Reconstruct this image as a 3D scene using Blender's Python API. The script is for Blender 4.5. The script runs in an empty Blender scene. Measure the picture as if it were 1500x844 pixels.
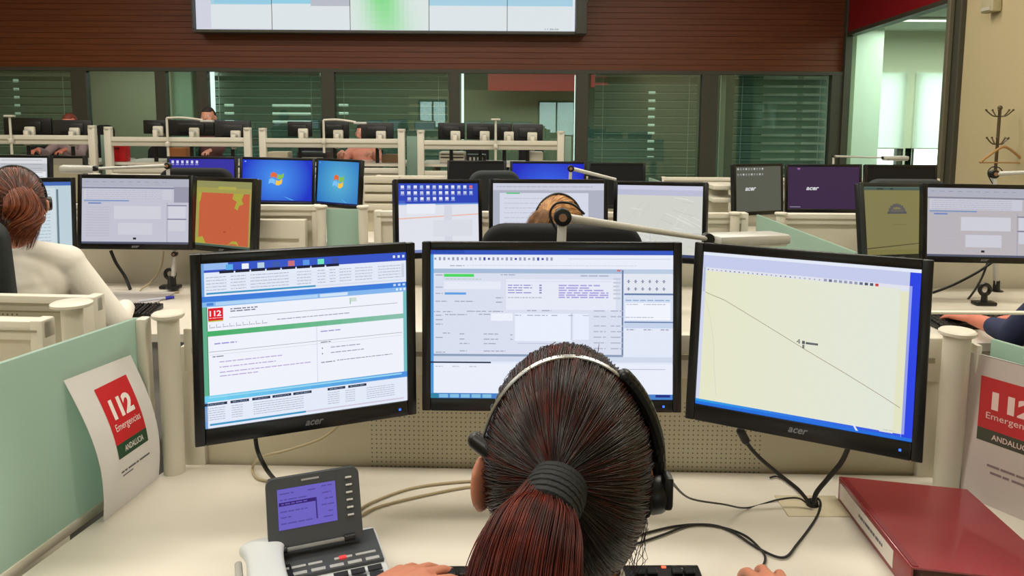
import bpy, bmesh, math, random
import numpy as np
from mathutils import Vector, Matrix, Euler, Quaternion
random.seed(7)
SC = bpy.context.scene
COL = SC.collection
R = math.radians
# ------------------------------------------------------------------ camera
PX, PY, F = 750.0, 296.0, 1125.0
PITCH, ROLL = R(6.3), R(0.35)
CAM = Vector((0, 0, 1.54))
fwd = Vector((0, math.cos(PITCH), -math.sin(PITCH)))
up0 = Vector((0, math.sin(PITCH), math.cos(PITCH))); rt0 = Vector((1, 0, 0))
rt = rt0*math.cos(ROLL) + up0*math.sin(ROLL)
upv = -rt0*math.sin(ROLL) + up0*math.cos(ROLL)
cd = bpy.data.cameras.new('camera'); cam = bpy.data.objects.new('camera', cd); COL.objects.link(cam)
M = Matrix((rt, upv, -fwd)).transposed().to_4x4(); M.translation = CAM
cam.matrix_world = M
cd.sensor_width = 36; cd.lens = 36*F/1500; cd.shift_x = 0; cd.shift_y = -(422-PY)/1500
cd.clip_start = 0.02; cd.clip_end = 200
SC.camera = cam
SC.view_settings.view_transform = 'Standard'; SC.view_settings.look = 'None'
SC.view_settings.exposure = 0.0; SC.view_settings.gamma = 1.0; SC.view_settings.use_curve_mapping = False
# ------------------------------------------------------------------ world and lights
W = bpy.data.worlds.new('world'); SC.world = W; W.use_nodes = True
W.node_tree.nodes['Background'].inputs[0].default_value = (0.86, 0.95, 1.0, 1)
W.node_tree.nodes['Background'].inputs[1].default_value = 3.6
CEIL = 4.2
def area(name, loc, sx, sy, power, color, rot=(0, 0, 0)):
    d = bpy.data.lights.new(name, 'AREA'); d.shape = 'RECTANGLE'; d.size = sx; d.size_y = sy
    d.energy = power; d.color = color
    o = bpy.data.objects.new(name, d); o.location = loc; o.rotation_euler = rot; COL.objects.link(o); return o
WARM = (1.0, 0.93, 0.82)
LAMPS = [(x, y) for y in (1.6, 4.4, 7.2) for x in (-5.2, -1.6, 1.9)] + [(-1.6, -1.2)]
for (x, y) in LAMPS:
    area('ceiling_light_lamp', (x, y, CEIL-0.12), 2.4, 0.5, 62 if y < 6 else 46, WARM)
area('side_office_lamp', (6.8, 10.2, 2.85), 3.0, 2.4, 170, (0.97, 1.0, 0.93))
area('back_office_fill', (-2.0, 12.4, 2.55), 10.0, 0.8, 210, (0.90, 1.0, 0.94))  # unseen fill light added to brighten the back office with a green tone
# ------------------------------------------------------------------ pixel to point
def ray(px, py): return fwd*F + rt*(px-PX) - upv*(py-PY)
def at(px, py, Y):
    d = ray(px, py); return CAM + d*((Y-CAM.y)/d.y)
def atz(px, py, z):
    d = ray(px, py); return CAM + d*((z-CAM.z)/d.z)
# ------------------------------------------------------------------ materials
def lin(c):
    c = c/255.0
    return c/12.92 if c <= 0.04045 else ((c+0.055)/1.055)**2.4
def rgb(r, g, b): return (lin(r), lin(g), lin(b), 1.0)
_m = {}
def mat(name, col=(128, 128, 128), rough=0.5, metal=0.0, spec=0.5, noise=0.0, nscale=20.0, bump=0.0, emit=None, estr=1.0, coat=0.0, stretch=None, trans=0.0, sheen=0.0):
    if name in _m: return _m[name]
    m = bpy.data.materials.new(name); m.use_nodes = True; nt = m.node_tree; b = nt.nodes['Principled BSDF']
    c = rgb(*col)
    b.inputs['Base Color'].default_value = c; b.inputs['Roughness'].default_value = rough
    b.inputs['Metallic'].default_value = metal; b.inputs['Specular IOR Level'].default_value = spec
    b.inputs['Coat Weight'].default_value = coat; b.inputs['Transmission Weight'].default_value = trans
    b.inputs['Sheen Weight'].default_value = sheen
    if emit:
        b.inputs['Emission Color'].default_value = rgb(*emit); b.inputs['Emission Strength'].default_value = estr
    if noise or bump:
        tc = nt.nodes.new('ShaderNodeTexCoord'); mp = nt.nodes.new('ShaderNodeMapping')
        if stretch: mp.inputs['Scale'].default_value = stretch
        nz = nt.nodes.new('ShaderNodeTexNoise'); nz.inputs['Scale'].default_value = nscale; nz.inputs['Detail'].default_value = 4
        nt.links.new(tc.outputs['Object'], mp.inputs[0]); nt.links.new(mp.outputs[0], nz.inputs['Vector'])
        if noise:
            mx = nt.nodes.new('ShaderNodeMix'); mx.data_type = 'RGBA'
            mx.inputs[6].default_value = tuple(x*(1-noise) for x in c[:3])+(1,); mx.inputs[7].default_value = tuple(min(1, x*(1+noise)) for x in c[:3])+(1,)
            nt.links.new(nz.outputs[0], mx.inputs[0]); nt.links.new(mx.outputs[2], b.inputs['Base Color'])
        if bump:
            bp = nt.nodes.new('ShaderNodeBump'); bp.inputs['Strength'].default_value = bump; bp.inputs['Distance'].default_value = 0.002
            nt.links.new(nz.outputs[0], bp.inputs['Height']); nt.links.new(bp.outputs[0], b.inputs['Normal'])
    _m[name] = m; return m
def glow(c, s=1.0):
    """a lit screen colour (a display gives off light)"""
    k = 'screen_%02x%02x%02x_%d' % (int(c[0]), int(c[1]), int(c[2]), int(s*100))
    if k in _m: return _m[k]
    return mat(k, (4, 4, 5), 0.45, emit=c, estr=s, spec=0.3)
def glass_mat(name, tint, refl=0.10, rough=0.0):
    if name in _m: return _m[name]
    m = bpy.data.materials.new(name); m.use_nodes = True; nt = m.node_tree
    for n in list(nt.nodes): nt.nodes.remove(n)
    o = nt.nodes.new('ShaderNodeOutputMaterial'); t = nt.nodes.new('ShaderNodeBsdfTransparent'); g = nt.nodes.new('ShaderNodeBsdfGlossy')
    t.inputs[0].default_value = rgb(*tint); g.inputs['Roughness'].default_value = rough; g.inputs[0].default_value = (0.9, 1, 0.95, 1)
    mx = nt.nodes.new('ShaderNodeMixShader'); mx.inputs[0].default_value = refl
    nt.links.new(t.outputs[0], mx.inputs[1]); nt.links.new(g.outputs[0], mx.inputs[2]); nt.links.new(mx.outputs[0], o.inputs[0])
    _m[name] = m; return m
def frosted_mat(name, col, thru=0.3, rough=0.35):
    """frosted sheet: part diffuse, part translucent, part see-through"""
    if name in _m: return _m[name]
    m = bpy.data.materials.new(name); m.use_nodes = True; nt = m.node_tree
    b = nt.nodes['Principled BSDF']; b.inputs['Base Color'].default_value = rgb(*col); b.inputs['Roughness'].default_value = rough
    tl = nt.nodes.new('ShaderNodeBsdfTranslucent'); tl.inputs[0].default_value = rgb(*col)
    tp = nt.nodes.new('ShaderNodeBsdfTransparent'); tp.inputs[0].default_value = rgb(*[min(255, c*1.08) for c in col])
    m1 = nt.nodes.new('ShaderNodeMixShader'); m1.inputs[0].default_value = 0.4
    m2 = nt.nodes.new('ShaderNodeMixShader'); m2.inputs[0].default_value = thru
    nt.links.new(b.outputs[0], m1.inputs[1]); nt.links.new(tl.outputs[0], m1.inputs[2])
    nt.links.new(m1.outputs[0], m2.inputs[1]); nt.links.new(tp.outputs[0], m2.inputs[2])
    nt.links.new(m2.outputs[0], nt.nodes['Material Output'].inputs[0])
    _m[name] = m; return m
CREAM = mat('cream_laminate', (204, 198, 180), 0.45, noise=0.03, nscale=6)
CREAM2 = mat('cream_metal', (212, 207, 192), 0.38, noise=0.02, nscale=9)
DESK = mat('desk_laminate', (212, 206, 193), 0.36, noise=0.03, nscale=5)
BLACK = mat('black_plastic', (14, 14, 15), 0.38, bump=0.05, nscale=300)
BEZEL = mat('bezel_black', (9, 9, 10), 0.3)
DARK = mat('dark_grey_plastic', (44, 46, 48), 0.45)
FABRIC = mat('black_fabric', (16, 17, 19), 0.9, noise=0.3, nscale=180, bump=0.3)
GFABRIC = mat('dark_grey_fabric', (44, 49, 50), 0.9, noise=0.3, nscale=180, bump=0.3)
GREYM = mat('grey_metal', (120, 122, 120), 0.35, metal=0.7)
SILVER = mat('silver_metal', (190, 190, 188), 0.34, metal=1.0)
ALU = mat('pale_metal', (192, 192, 186), 0.35, metal=0.1)
CABLE = mat('black_cable', (18, 18, 18), 0.5)
CABLEB = mat('beige_cable', (172, 158, 126), 0.5)
FRAME = mat('dark_window_frame', (72, 70, 58), 0.5, noise=0.08, nscale=4)
SKIN = mat('skin', (214, 150, 124), 0.5, noise=0.06, nscale=30)
SKIN2 = mat('reddish_skin', (205, 122, 100), 0.5, noise=0.08, nscale=30)
WHITECLOTH = mat('white_cloth', (226, 224, 216), 0.85, noise=0.04, nscale=12, bump=0.2)
def perforated(name, col, x0, x1, z0, z1, pitch=0.0125, r=0.2):
    if name in _m: return _m[name]
    m = mat(name, col, 0.45); nt = m.node_tree; b = nt.nodes['Principled BSDF']; N = nt.nodes; L = nt.links
    tc = N.new('ShaderNodeTexCoord'); sp = N.new('ShaderNodeSeparateXYZ'); L.new(tc.outputs['Object'], sp.inputs[0])
    def mth(op, a, b_=None, c=None):
        n = N.new('ShaderNodeMath'); n.operation = op
        for i, v in enumerate((a, b_, c)):
            if v is None: continue
            if isinstance(v, (int, float)): n.inputs[i].default_value = v
            else: L.new(v, n.inputs[i])
        return n.outputs[0]
    fx = mth('SUBTRACT', mth('FRACT', mth('DIVIDE', sp.outputs[0], pitch)), 0.5)
    fz = mth('SUBTRACT', mth('FRACT', mth('DIVIDE', sp.outputs[2], pitch)), 0.5)
    d = mth('SQRT', mth('ADD', mth('MULTIPLY', fx, fx), mth('MULTIPLY', fz, fz)))
    hole = mth('LESS_THAN', d, r)
    ins = mth('MULTIPLY', mth('MULTIPLY', mth('GREATER_THAN', sp.outputs[0], x0), mth('LESS_THAN', sp.outputs[0], x1)),
              mth('MULTIPLY', mth('GREATER_THAN', sp.outputs[2], z0), mth('LESS_THAN', sp.outputs[2], z1)))
    f = mth('MULTIPLY', hole, ins)
    mx = N.new('ShaderNodeMix'); mx.data_type = 'RGBA'; mx.inputs[6].default_value = rgb(*col); mx.inputs[7].default_value = rgb(112, 106, 90)
    L.new(f, mx.inputs[0]); L.new(mx.outputs[2], b.inputs['Base Color'])
    return m
# ------------------------------------------------------------------ mesh builder
class MB:
    def __init__(s): s.bm = bmesh.new(); s.mats = []
    def mi(s, m):
        if m not in s.mats: s.mats.append(m)
        return s.mats.index(m)
    def _tag(s, verts, m, n0):
        i = s.mi(m)
        s.bm.faces.ensure_lookup_table()
        for f in s.bm.faces[n0:]: f.material_index = i
    def box(s, c, d, m, rot=None, bev=0.0, seg=2):
        t = bmesh.new(); bmesh.ops.create_cube(t, size=1.0)
        bmesh.ops.scale(t, vec=Vector(d), verts=t.verts)
        if bev: bmesh.ops.bevel(t, geom=list(t.edges), offset=min(bev, min(d)*0.49), segments=seg, profile=0.5, affect='EDGES')
        s._merge(t, m, c, rot)
    def _merge(s, t, m, c=(0, 0, 0), rot=None):
        T = Matrix.Translation(Vector(c))
        if rot is not None: T = T @ (rot.to_4x4() if not isinstance(rot, (tuple, list)) else Euler(rot).to_matrix().to_4x4())
        t.transform(T); i = s.mi(m); vm = {}
        for v in t.verts: vm[v] = s.bm.verts.new(v.co)
        for f in t.faces:
            try: g = s.bm.faces.new([vm[v] for v in f.verts]); g.material_index = i
            except ValueError: pass
        t.free()
    def ball(s, c, r, m, rot=None, u=16, v=10):
        t = bmesh.new(); bmesh.ops.create_uvsphere(t, u_segments=u, v_segments=v, radius=1.0)
        rr = (r, r, r) if isinstance(r, (int, float)) else r
        bmesh.ops.scale(t, vec=Vector(rr), verts=t.verts); s._merge(t, m, c, rot)
    def cyl(s, p0, p1, r0, r1, m, n=20, bev=0.0):
        p0 = Vector(p0); p1 = Vector(p1); d = p1-p0; L = d.length
        if L < 1e-6: return
        t = bmesh.new(); bmesh.ops.create_cone(t, cap_ends=True, segments=n, radius1=r0, radius2=r1, depth=L)
        if bev:
            es = [e for e in t.edges if abs(e.verts[0].co.z-e.verts[1].co.z) < 1e-6]
            bmesh.ops.bevel(t, geom=es, offset=bev, segments=2, profile=0.5, affect='EDGES')
        s._merge(t, m, (p0+p1)/2, d.to_track_quat('Z', 'Y').to_matrix())
    def cap(s, p0, p1, r0, r1, m, u=14):
        s.cyl(p0, p1, r0, r1, m, n=u); s.ball(p0, r0*1.001, m, u=u, v=8); s.ball(p1, r1*1.001, m, u=u, v=8)
    def tube(s, pts, r, m, n=8, sm=6):
        P = smooth(pts, sm); i = s.mi(m); rings = []; prev = None
        for k, p in enumerate(P):
            tg = (P[min(k+1, len(P)-1)]-P[max(k-1, 0)])
            if tg.length < 1e-9: tg = Vector((0, 0, 1))
            tg.normalize()
            a = prev if prev is not None else (Vector((0, 0, 1)) if abs(tg.z) < 0.9 else Vector((1, 0, 0)))
            a = (a-tg*a.dot(tg)); a.normalize(); prev = a; b = tg.cross(a)
            rr = r(k/(len(P)-1)) if callable(r) else r
            rings.append([s.bm.verts.new(p+(a*math.cos(2*math.pi*j/n)+b*math.sin(2*math.pi*j/n))*rr) for j in range(n)])
        for q in range(len(rings)-1):
            for j in range(n):
                f = s.bm.faces.new((rings[q][j], rings[q][(j+1) % n], rings[q+1][(j+1) % n], rings[q+1][j])); f.material_index = i
        for rg in (rings[0][::-1], rings[-1]):
            f = s.bm.faces.new(rg); f.material_index = i
    def lathe(s, prof, m, c=(0, 0, 0), rot=None, n=28):
        t = bmesh.new(); rings = []
        for (r, z) in prof: rings.append([t.verts.new((r*math.cos(2*math.pi*j/n), r*math.sin(2*math.pi*j/n), z)) for j in range(n)] if r > 1e-6 else [t.verts.new((0, 0, z))])
        for a, b in zip(rings, rings[1:]):
            for j in range(n):
                if len(a) == 1 and len(b) == 1: continue
                if len(a) == 1: t.faces.new((a[0], b[(j+1) % n], b[j]))
                elif len(b) == 1: t.faces.new((a[j], a[(j+1) % n], b[0]))
                else: t.faces.new((a[j], a[(j+1) % n], b[(j+1) % n], b[j]))
        s._merge(t, m, c, rot)
    def quad(s, pts, m):
        f = s.bm.faces.new([s.bm.verts.new(Vector(p)) for p in pts]); f.material_index = s.mi(m)
    def prism(s, poly, z0, z1, m, axis='z'):
        """poly: list of (a, b); extruded along axis"""
        def P(a, b, z): return {'z': (a, b, z), 'y': (a, z, b), 'x': (z, a, b)}[axis]
        i = s.mi(m); lo = [s.bm.verts.new(P(a, b, z0)) for a, b in poly]; hi = [s.bm.verts.new(P(a, b, z1)) for a, b in poly]
        n = len(poly)
        for f in [s.bm.faces.new(lo[::-1]), s.bm.faces.new(hi)] + [s.bm.faces.new((lo[j], lo[(j+1) % n], hi[(j+1) % n], hi[j])) for j in range(n)]:
            f.material_index = i
    def build(s, name, parent=None, loc=None, rot=None, smooth_=True, ang=35, fixn=True):
        if fixn: bmesh.ops.recalc_face_normals(s.bm, faces=s.bm.faces)
        me = bpy.data.meshes.new(name); s.bm.to_mesh(me); s.bm.free()
        for m in s.mats: me.materials.append(m)
        if smooth_:
            me.shade_smooth(); me.set_sharp_from_angle(angle=R(ang))
        o = bpy.data.objects.new(name, me); COL.objects.link(o)
        if parent: o.parent = parent
        if loc is not None: o.location = loc
        if rot is not None: o.rotation_euler = rot
        return o
def smooth(pts, k=6):
    P = [Vector(p) for p in pts]
    if len(P) < 3 or k <= 1: return P
    out = []
    for i in range(len(P)-1):
        p0 = P[max(i-1, 0)]; p1 = P[i]; p2 = P[i+1]; p3 = P[min(i+2, len(P)-1)]
        for j in range(k):
            t = j/k; t2 = t*t; t3 = t2*t
            out.append(0.5*((2*p1)+(p2-p0)*t+(2*p0-5*p1+4*p2-p3)*t2+(3*p1-p0-3*p2+p3)*t3))
    out.append(P[-1]); return out
def tag(o, label=None, cat=None, group=None, kind=None):
    if label: o['label'] = label
    if cat: o['category'] = cat
    if group: o['group'] = group
    if kind: o['kind'] = kind
    return o
def empty(name, label, cat, loc=(0, 0, 0), rz=0.0, group=None, rot=None):
    o = bpy.data.objects.new(name, None); COL.objects.link(o); o.location = loc; o.empty_display_size = 0.1
    o.rotation_euler = rot if rot is not None else (0, 0, rz); return tag(o, label, cat, group)
def struct(name, mb, **k):
    o = mb.build(name, smooth_=False, **k); o['kind'] = 'structure'; return o
_tc = {}
def text_polys(body, bold=0.0, shear=0.0):
    k = (body, bold, shear)
    if k not in _tc:
        c = bpy.data.curves.new('t', 'FONT'); c.body = body; c.align_x = 'CENTER'; c.align_y = 'CENTER'; c.size = 1.0; c.offset = bold; c.shear = shear; c.resolution_u = 3; c.space_character = .88 if body == '112' else 1.0
        o = bpy.data.objects.new('t', c); me = o.to_mesh()
        vs = [v.co.copy() for v in me.vertices]; ps = [tuple(p.vertices) for p in me.polygons]
        o.to_mesh_clear(); bpy.data.objects.remove(o); bpy.data.curves.remove(c)
        if vs:
            mx = max(v.x for v in vs); mn = min(v.x for v in vs); my = max(v.y for v in vs); ny = min(v.y for v in vs)
            vs = [((v.x-mn)/(mx-mn)-.5, (v.y-ny)/(my-ny)-.5) for v in vs]
        _tc[k] = (vs, ps)
    return _tc[k]
def add_text(mb, body, fn, m, bold=0.0, shear=0.0):
    """fn maps (a, b) in -.5..+.5 to a 3-D point"""
    vs, ps = text_polys(body, bold, shear); i = mb.mi(m); bv = [mb.bm.verts.new(fn(a, b)) for a, b in vs]
    for p in ps:
        try: mb.bm.faces.new([bv[q] for q in p]).material_index = i
        except ValueError: pass
# ------------------------------------------------------------------ screens
class Screen:
    """paints flat rectangles of light on a display that lies in the local XZ plane and faces -Y"""
    def __init__(s, w, h, gain=1.0): s.mb = MB(); s.w = w; s.h = h; s.k = 0; s.g = gain
    def p(s, u, v, dy=0): return ((u-.5)*s.w, -0.00012*s.k-dy, (.5-v)*s.h)
    def rect(s, u0, v0, u1, v1, col, layer=True):
        if (u1-u0)*(v1-v0) > .004: s.k += .34
        s.mb.quad([s.p(u0, v1), s.p(u1, v1), s.p(u1, v0), s.p(u0, v0)], glow(col, s.g) if isinstance(col, tuple) else col)
    def up(s): s.k += 1
    def words(s, u0, u1, v, hh, col, gap=0.35, rnd=None):
        u = u0; rr = rnd or random
        while u < u1:
            L = rr.uniform(.6, 2.6)*hh*2.2; e = min(u+L, u1)
            s.rect(u, v-hh/2, e, v+hh/2, col); u = e+hh*gap*2
    def text(s, body, u, v, wu, hv, col, bold=0, shear=0):
        m = glow(col, s.g) if isinstance(col, tuple) else col
        add_text(s.mb, body, lambda a, b: s.p(u+a*wu, v-b*hv), m, bold, shear)
    def build(s, parent, y): return s.mb.build('screen', parent, loc=(0, y, 0), smooth_=False, fixn=False)
def office(s, seed, base=(236, 240, 250), line=(196, 200, 214)):
    rr = random.Random(seed); s.rect(0, 0, 1, 1, base); s.up()
def monitor(name_label, loc, yaw, tilt, roll, w, h, paint, gain=1.0, bez=0.018, bottom=0.026, brand=True, bracket=True, group=None, bezcol=None, armlen=0.0, led=None, bar=None):
    """flat panel display: housing, bezel, screen, bracket; centre of the outer frame at loc"""
    bm_ = bezcol or BEZEL
    root = bpy.data.objects.new('monitor', None); COL.objects.link(root); root.empty_display_size = 0.1
    root.matrix_world = Matrix.Translation(Vector(loc)) @ Matrix.Rotation(R(yaw), 4, 'Z') @ Matrix.Rotation(R(tilt), 4, 'X') @ Matrix.Rotation(R(roll), 4, 'Y')
    tag(root, name_label, 'monitor', group)
    a = MB(); a.box((0, 0.022, 0), (w-0.004, 0.03, h-0.004), BLACK, bev=0.006); a.box((0, 0.045, 0), (w*0.62, 0.03, h*0.62), BLACK, bev=0.01)
    a.build('housing', root)
    sw, sh = w-2*bez, h-bez-bottom; cz = (bottom-bez)/2
    b = MB()
    for (c, d) in (((-(w-bez)/2, 0, 0), (bez, 0.016, h)), (((w-bez)/2, 0, 0), (bez, 0.016, h)),
                   ((0, 0, (h-bez)/2), (w-2*bez, 0.016, bez)), ((0, 0, -(h-bottom)/2), (w-2*bez, 0.016, bottom))):
        b.box(c, d, bm_, bev=0.0022, seg=2)
    if brand:
        add_text(b, 'acer', lambda p, q: (0.004+p*0.034, -0.0086, -(h-bottom)/2+q*0.0095), mat('brand_grey', (120, 120, 124), 0.4), 0.02, 0.35)
    b.build('bezel', root)
    if led:
        q = MB(); q.box((w/2-0.035, -0.0086, -(h-bottom)/2), (0.004, 0.001, 0.004), mat('led_blue', (20, 30, 200), .4, emit=led, estr=1.5)); q.build('power_light', root)
    S = Screen(sw, sh, gain); paint(S)
    so = S.mb.build('screen', root, loc=(0, -0.0035, cz), smooth_=False, fixn=False)
    if bracket:
        k = MB(); k.cyl((0, 0.05, 0), (0, 0.10, 0), 0.018, 0.018, ALU, 16); k.box((0, 0.063, 0), (0.1, 0.012, 0.1), ALU, bev=0.003)
        k.cyl((0, 0.10, 0.03), (0, 0.10, -0.06), 0.014, 0.014, ALU, 16)
        k.build('bracket', root)
        ya, za = (1.69, 1.01) if loc[1] < 2.2 else ((3.63, 1.05) if loc[1] < 4.2 else (5.72, 1.03))
        W0 = root.matrix_world @ Vector((0, .10, -.03)); tg = root.matrix_world.inverted() @ Vector((W0.x+(.0), max(ya, W0.y+.02), za)); kk = MB(); kk.tube([(0, .10, -.03), tuple((Vector((0, .10, -.03))+tg)/2+Vector((0, 0, -.01))), tuple(tg)], .012, ALU, 8, 4); kk.build('support_arm', root)
    return root
# ================================================================== THE ROOM
FLOORM = mat('grey_floor', (96, 94, 88), 0.6, noise=0.1, nscale=3)
CEILM = mat('white_ceiling', (214, 212, 204), 0.8)
WALLM = mat('beige_wall', (206, 190, 148), 0.8, noise=0.02, nscale=2)
OLIVE = mat('olive_panel', (134, 134, 110), 0.7, noise=0.05, nscale=2)
DTEAL = mat('dark_teal_wall', (78, 116, 102), 0.8, noise=0.1, nscale=2)
GREENW = mat('pale_green_wall', (206, 208, 188), 0.7)
REDP = mat('deep_red_panel', (150, 8, 22), 0.5)
WX0, WX1 = -9.0, 4.68       # video wall side
YB = 11.0
m = MB(); m.box((0.5, 5.5, -0.05), (20, 20, 0.1), FLOORM); struct('floor', m)
m = MB(); m.box((-1.0, 3.55, CEIL+0.05), (16.4, 15.1, 0.1), CEILM); struct('ceiling', m)
m = MB(); m.box((-9.1, 3.5, CEIL/2), (0.2, 15.2, CEIL), WALLM); struct('wall_left', m)
# rear wall (behind the camera) with daylight windows
m = MB(); yb = -3.9
m.box((-1.0, yb, 0.45), (16.4, 0.2, 0.9), WALLM); m.box((-1.0, yb, 3.15), (16.4, 0.2, 2.1), WALLM)
wins = [(-3.15, -2.2), (0.85, 2.1)]; xs = [-9.2]+[v for a in wins for v in a]+[7.2]; z0w, z1w = 0.9, 2.1
for i in range(0, len(xs), 2): m.box(((xs[i]+xs[i+1])/2, yb, 1.5), (xs[i+1]-xs[i], 0.2, 1.2), WALLM)
struct('wall_rear', m)
for i, (a, b) in enumerate(wins):
    m = MB(); q = (a+b)/2
    for zc in (z0w+.03, z1w-.03): m.box((q, yb, zc), (b-a, 0.12, 0.06), FRAME)
    for xc in (a+.03, b-.03, q): m.box((xc, yb, 1.5), (0.05, 0.12, 1.2), FRAME)
    m.quad([(a, yb, z0w), (b, yb, z0w), (b, yb, z1w), (a, yb, z1w)], glass_mat('window_glass', (225, 240, 235), 0.06))
    struct('window_%d' % (i+1), m)
# timber clad wall above the glazing
WOOD = bpy.data.materials.new('red_brown_timber'); WOOD.use_nodes = True
def wood_nodes(mm, c1, c2):
    nt = mm.node_tree; b = nt.nodes['Principled BSDF']; N = nt.nodes; L = nt.links
    tc = N.new('ShaderNodeTexCoord'); mp = N.new('ShaderNodeMapping'); mp.inputs['Scale'].default_value = (0.35, 4, 14)
    nz = N.new('ShaderNodeTexNoise'); nz.inputs['Scale'].default_value = 3.2; nz.inputs['Detail'].default_value = 6; nz.inputs['Roughness'].default_value = 0.65
    cr = N.new('ShaderNodeValToRGB'); cr.color_ramp.elements[0].color = rgb(*c1); cr.color_ramp.elements[1].color = rgb(*c2)
    cr.color_ramp.elements[0].position = 0.3; cr.color_ramp.elements[1].position = 0.72
    L.new(tc.outputs['Object'], mp.inputs[0]); L.new(mp.outputs[0], nz.inputs['Vector']); L.new(nz.outputs[0], cr.inputs[0]); L.new(cr.outputs[0], b.inputs['Base Color'])
    b.inputs['Roughness'].default_value = 0.45
wood_nodes(WOOD, (98, 45, 18), (130, 67, 32))
GROOVE = mat('timber_groove', (66, 32, 18), 0.8)
m = MB(); m.box(((WX0+WX1)/2, YB+0.12, (2.2+CEIL)/2), (WX1-WX0, 0.14, CEIL-2.2), GROOVE)
z = 2.21; rb = random.Random(3)
while z < CEIL:
    m.box(((WX0+WX1)/2, YB+0.03+rb.uniform(0, .004), z+0.0375), (WX1-WX0, 0.05, 0.0775), WOOD, bev=0.002, seg=1); z += 0.08
struct('wall_front', m)
# glazing strip under the timber
GLZ = glass_mat('green_glazing', (222, 232, 227), 0.08, 0.0)
def X11(px, Y=YB, py=180): return at(px, py, Y).x
posts = [(-60, -40), (110, 133), (232, 248), (292, 308), (473, 492), (658, 674), (843, 861), (1025, 1049), (1213, 1236)]
m = MB()
for a, b in posts:
    xa, xb = X11(a), X11(b); m.box(((xa+xb)/2, YB, 1.1), (xb-xa, 0.12, 2.2), FRAME, bev=0.008)
m.box(((WX0+WX1)/2, YB, 2.18), (WX1-WX0, 0.13, 0.05), FRAME); m.box(((WX0+WX1)/2, YB, 0.2), (WX1-WX0, 0.13, 0.4), FRAME)
struct('trim_1', m)
panes = [(-40, 110), (133, 232), (248, 292), (308, 473), (492, 658), (674, 843), (861, 1025), (1049, 1213)]
for i, (a, b) in enumerate(panes):
    m = MB(); xa, xb = X11(a), X11(b); m.box(((xa+xb)/2, YB, 1.28), (xb-xa, 0.012, 1.76), GLZ); struct('window_%d' % (i+5), m)
# room behind the glazing
m = MB(); m.box((-2.2, 14.6, 1.35), (13.8, 0.1, 2.7), DTEAL); struct('wall_back_office', m)
m = MB(); m.box((-2.2, 12.85, 2.75), (13.8, 3.6, 0.1), CEILM); struct('ceiling_back_office', m)
m = MB(); m.box((-9.05, 12.85, 1.35), (0.1, 3.6, 2.7), DTEAL); struct('wall_back_office_left', m)
m = MB(); m.box((4.75, 12.9, 1.5), (0.1, 3.4, 3.0), GREENW); struct('wall_back_office_right', m)
def bx_px(name, a, b, y0, y1, Y, th, mm, **k):
    """upright board whose outline is given at distance Y"""
    p0 = at(a, y1, Y); p1 = at(b, y0, Y); q = MB(); q.box(((p0.x+p1.x)/2, Y, (p0.z+p1.z)/2), (abs(p1.x-p0.x), th, abs(p1.z-p0.z)), mm, **k); return q
m = bx_px('', 133, 250, 95, 300, 13.5, 0.06, OLIVE); struct('wall_office_partition', m)
m = bx_px('', 250, 280, 95, 300, 13.6, 0.06, mat('sage_panel', (120, 146, 122), .7)); struct('wall_office_cabinet', m)
m = bx_px('', 715, 850, 98, 133, 13.6, 0.2, REDP); struct('trim_2', m)
m = bx_px('', 865, 890, 104, 128, 13.6, 0.2, REDP); struct('trim_3', m)
m = bx_px('', 600, 845, 133, 300, 14.2, 0.1, mat('mid_olive_wall', (118, 124, 98), .8)); struct('wall_office_inner', m)
SHADE = mat('roller_shade', (232, 240, 230), 0.9, emit=(210, 225, 205), estr=0.0)
def shade_mat():
    if 'shade_cloth' in _m: return _m['shade_cloth']
    mm = bpy.data.materials.new('shade_cloth'); mm.use_nodes = True; nt = mm.node_tree
    d = nt.nodes.new('ShaderNodeBsdfDiffuse'); t = nt.nodes.new('ShaderNodeBsdfTranslucent'); x = nt.nodes.new('ShaderNodeMixShader'); x.inputs[0].default_value = .62
    d.inputs[0].default_value = (.8, .85, .78, 1); t.inputs[0].default_value = (.86, .95, .84, 1)
    nt.links.new(d.outputs[0], x.inputs[1]); nt.links.new(t.outputs[0], x.inputs[2]); nt.links.new(x.outputs[0], nt.nodes['Material Output'].inputs[0])
    _m['shade_cloth'] = mm; return mm
# opaque self-glowing boards that paint bright window glows in the back office
GLOWPANE = mat('painted_glow_pane', (200, 220, 205), 0.6, emit=(205, 228, 205), estr=0.55)
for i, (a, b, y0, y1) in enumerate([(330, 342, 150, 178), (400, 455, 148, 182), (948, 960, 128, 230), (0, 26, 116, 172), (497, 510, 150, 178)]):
    q = bx_px('', a, b, y0, y1, 14.0, 0.04, GLOWPANE)
    struct('window_%d' % (20+i), q)
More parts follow.
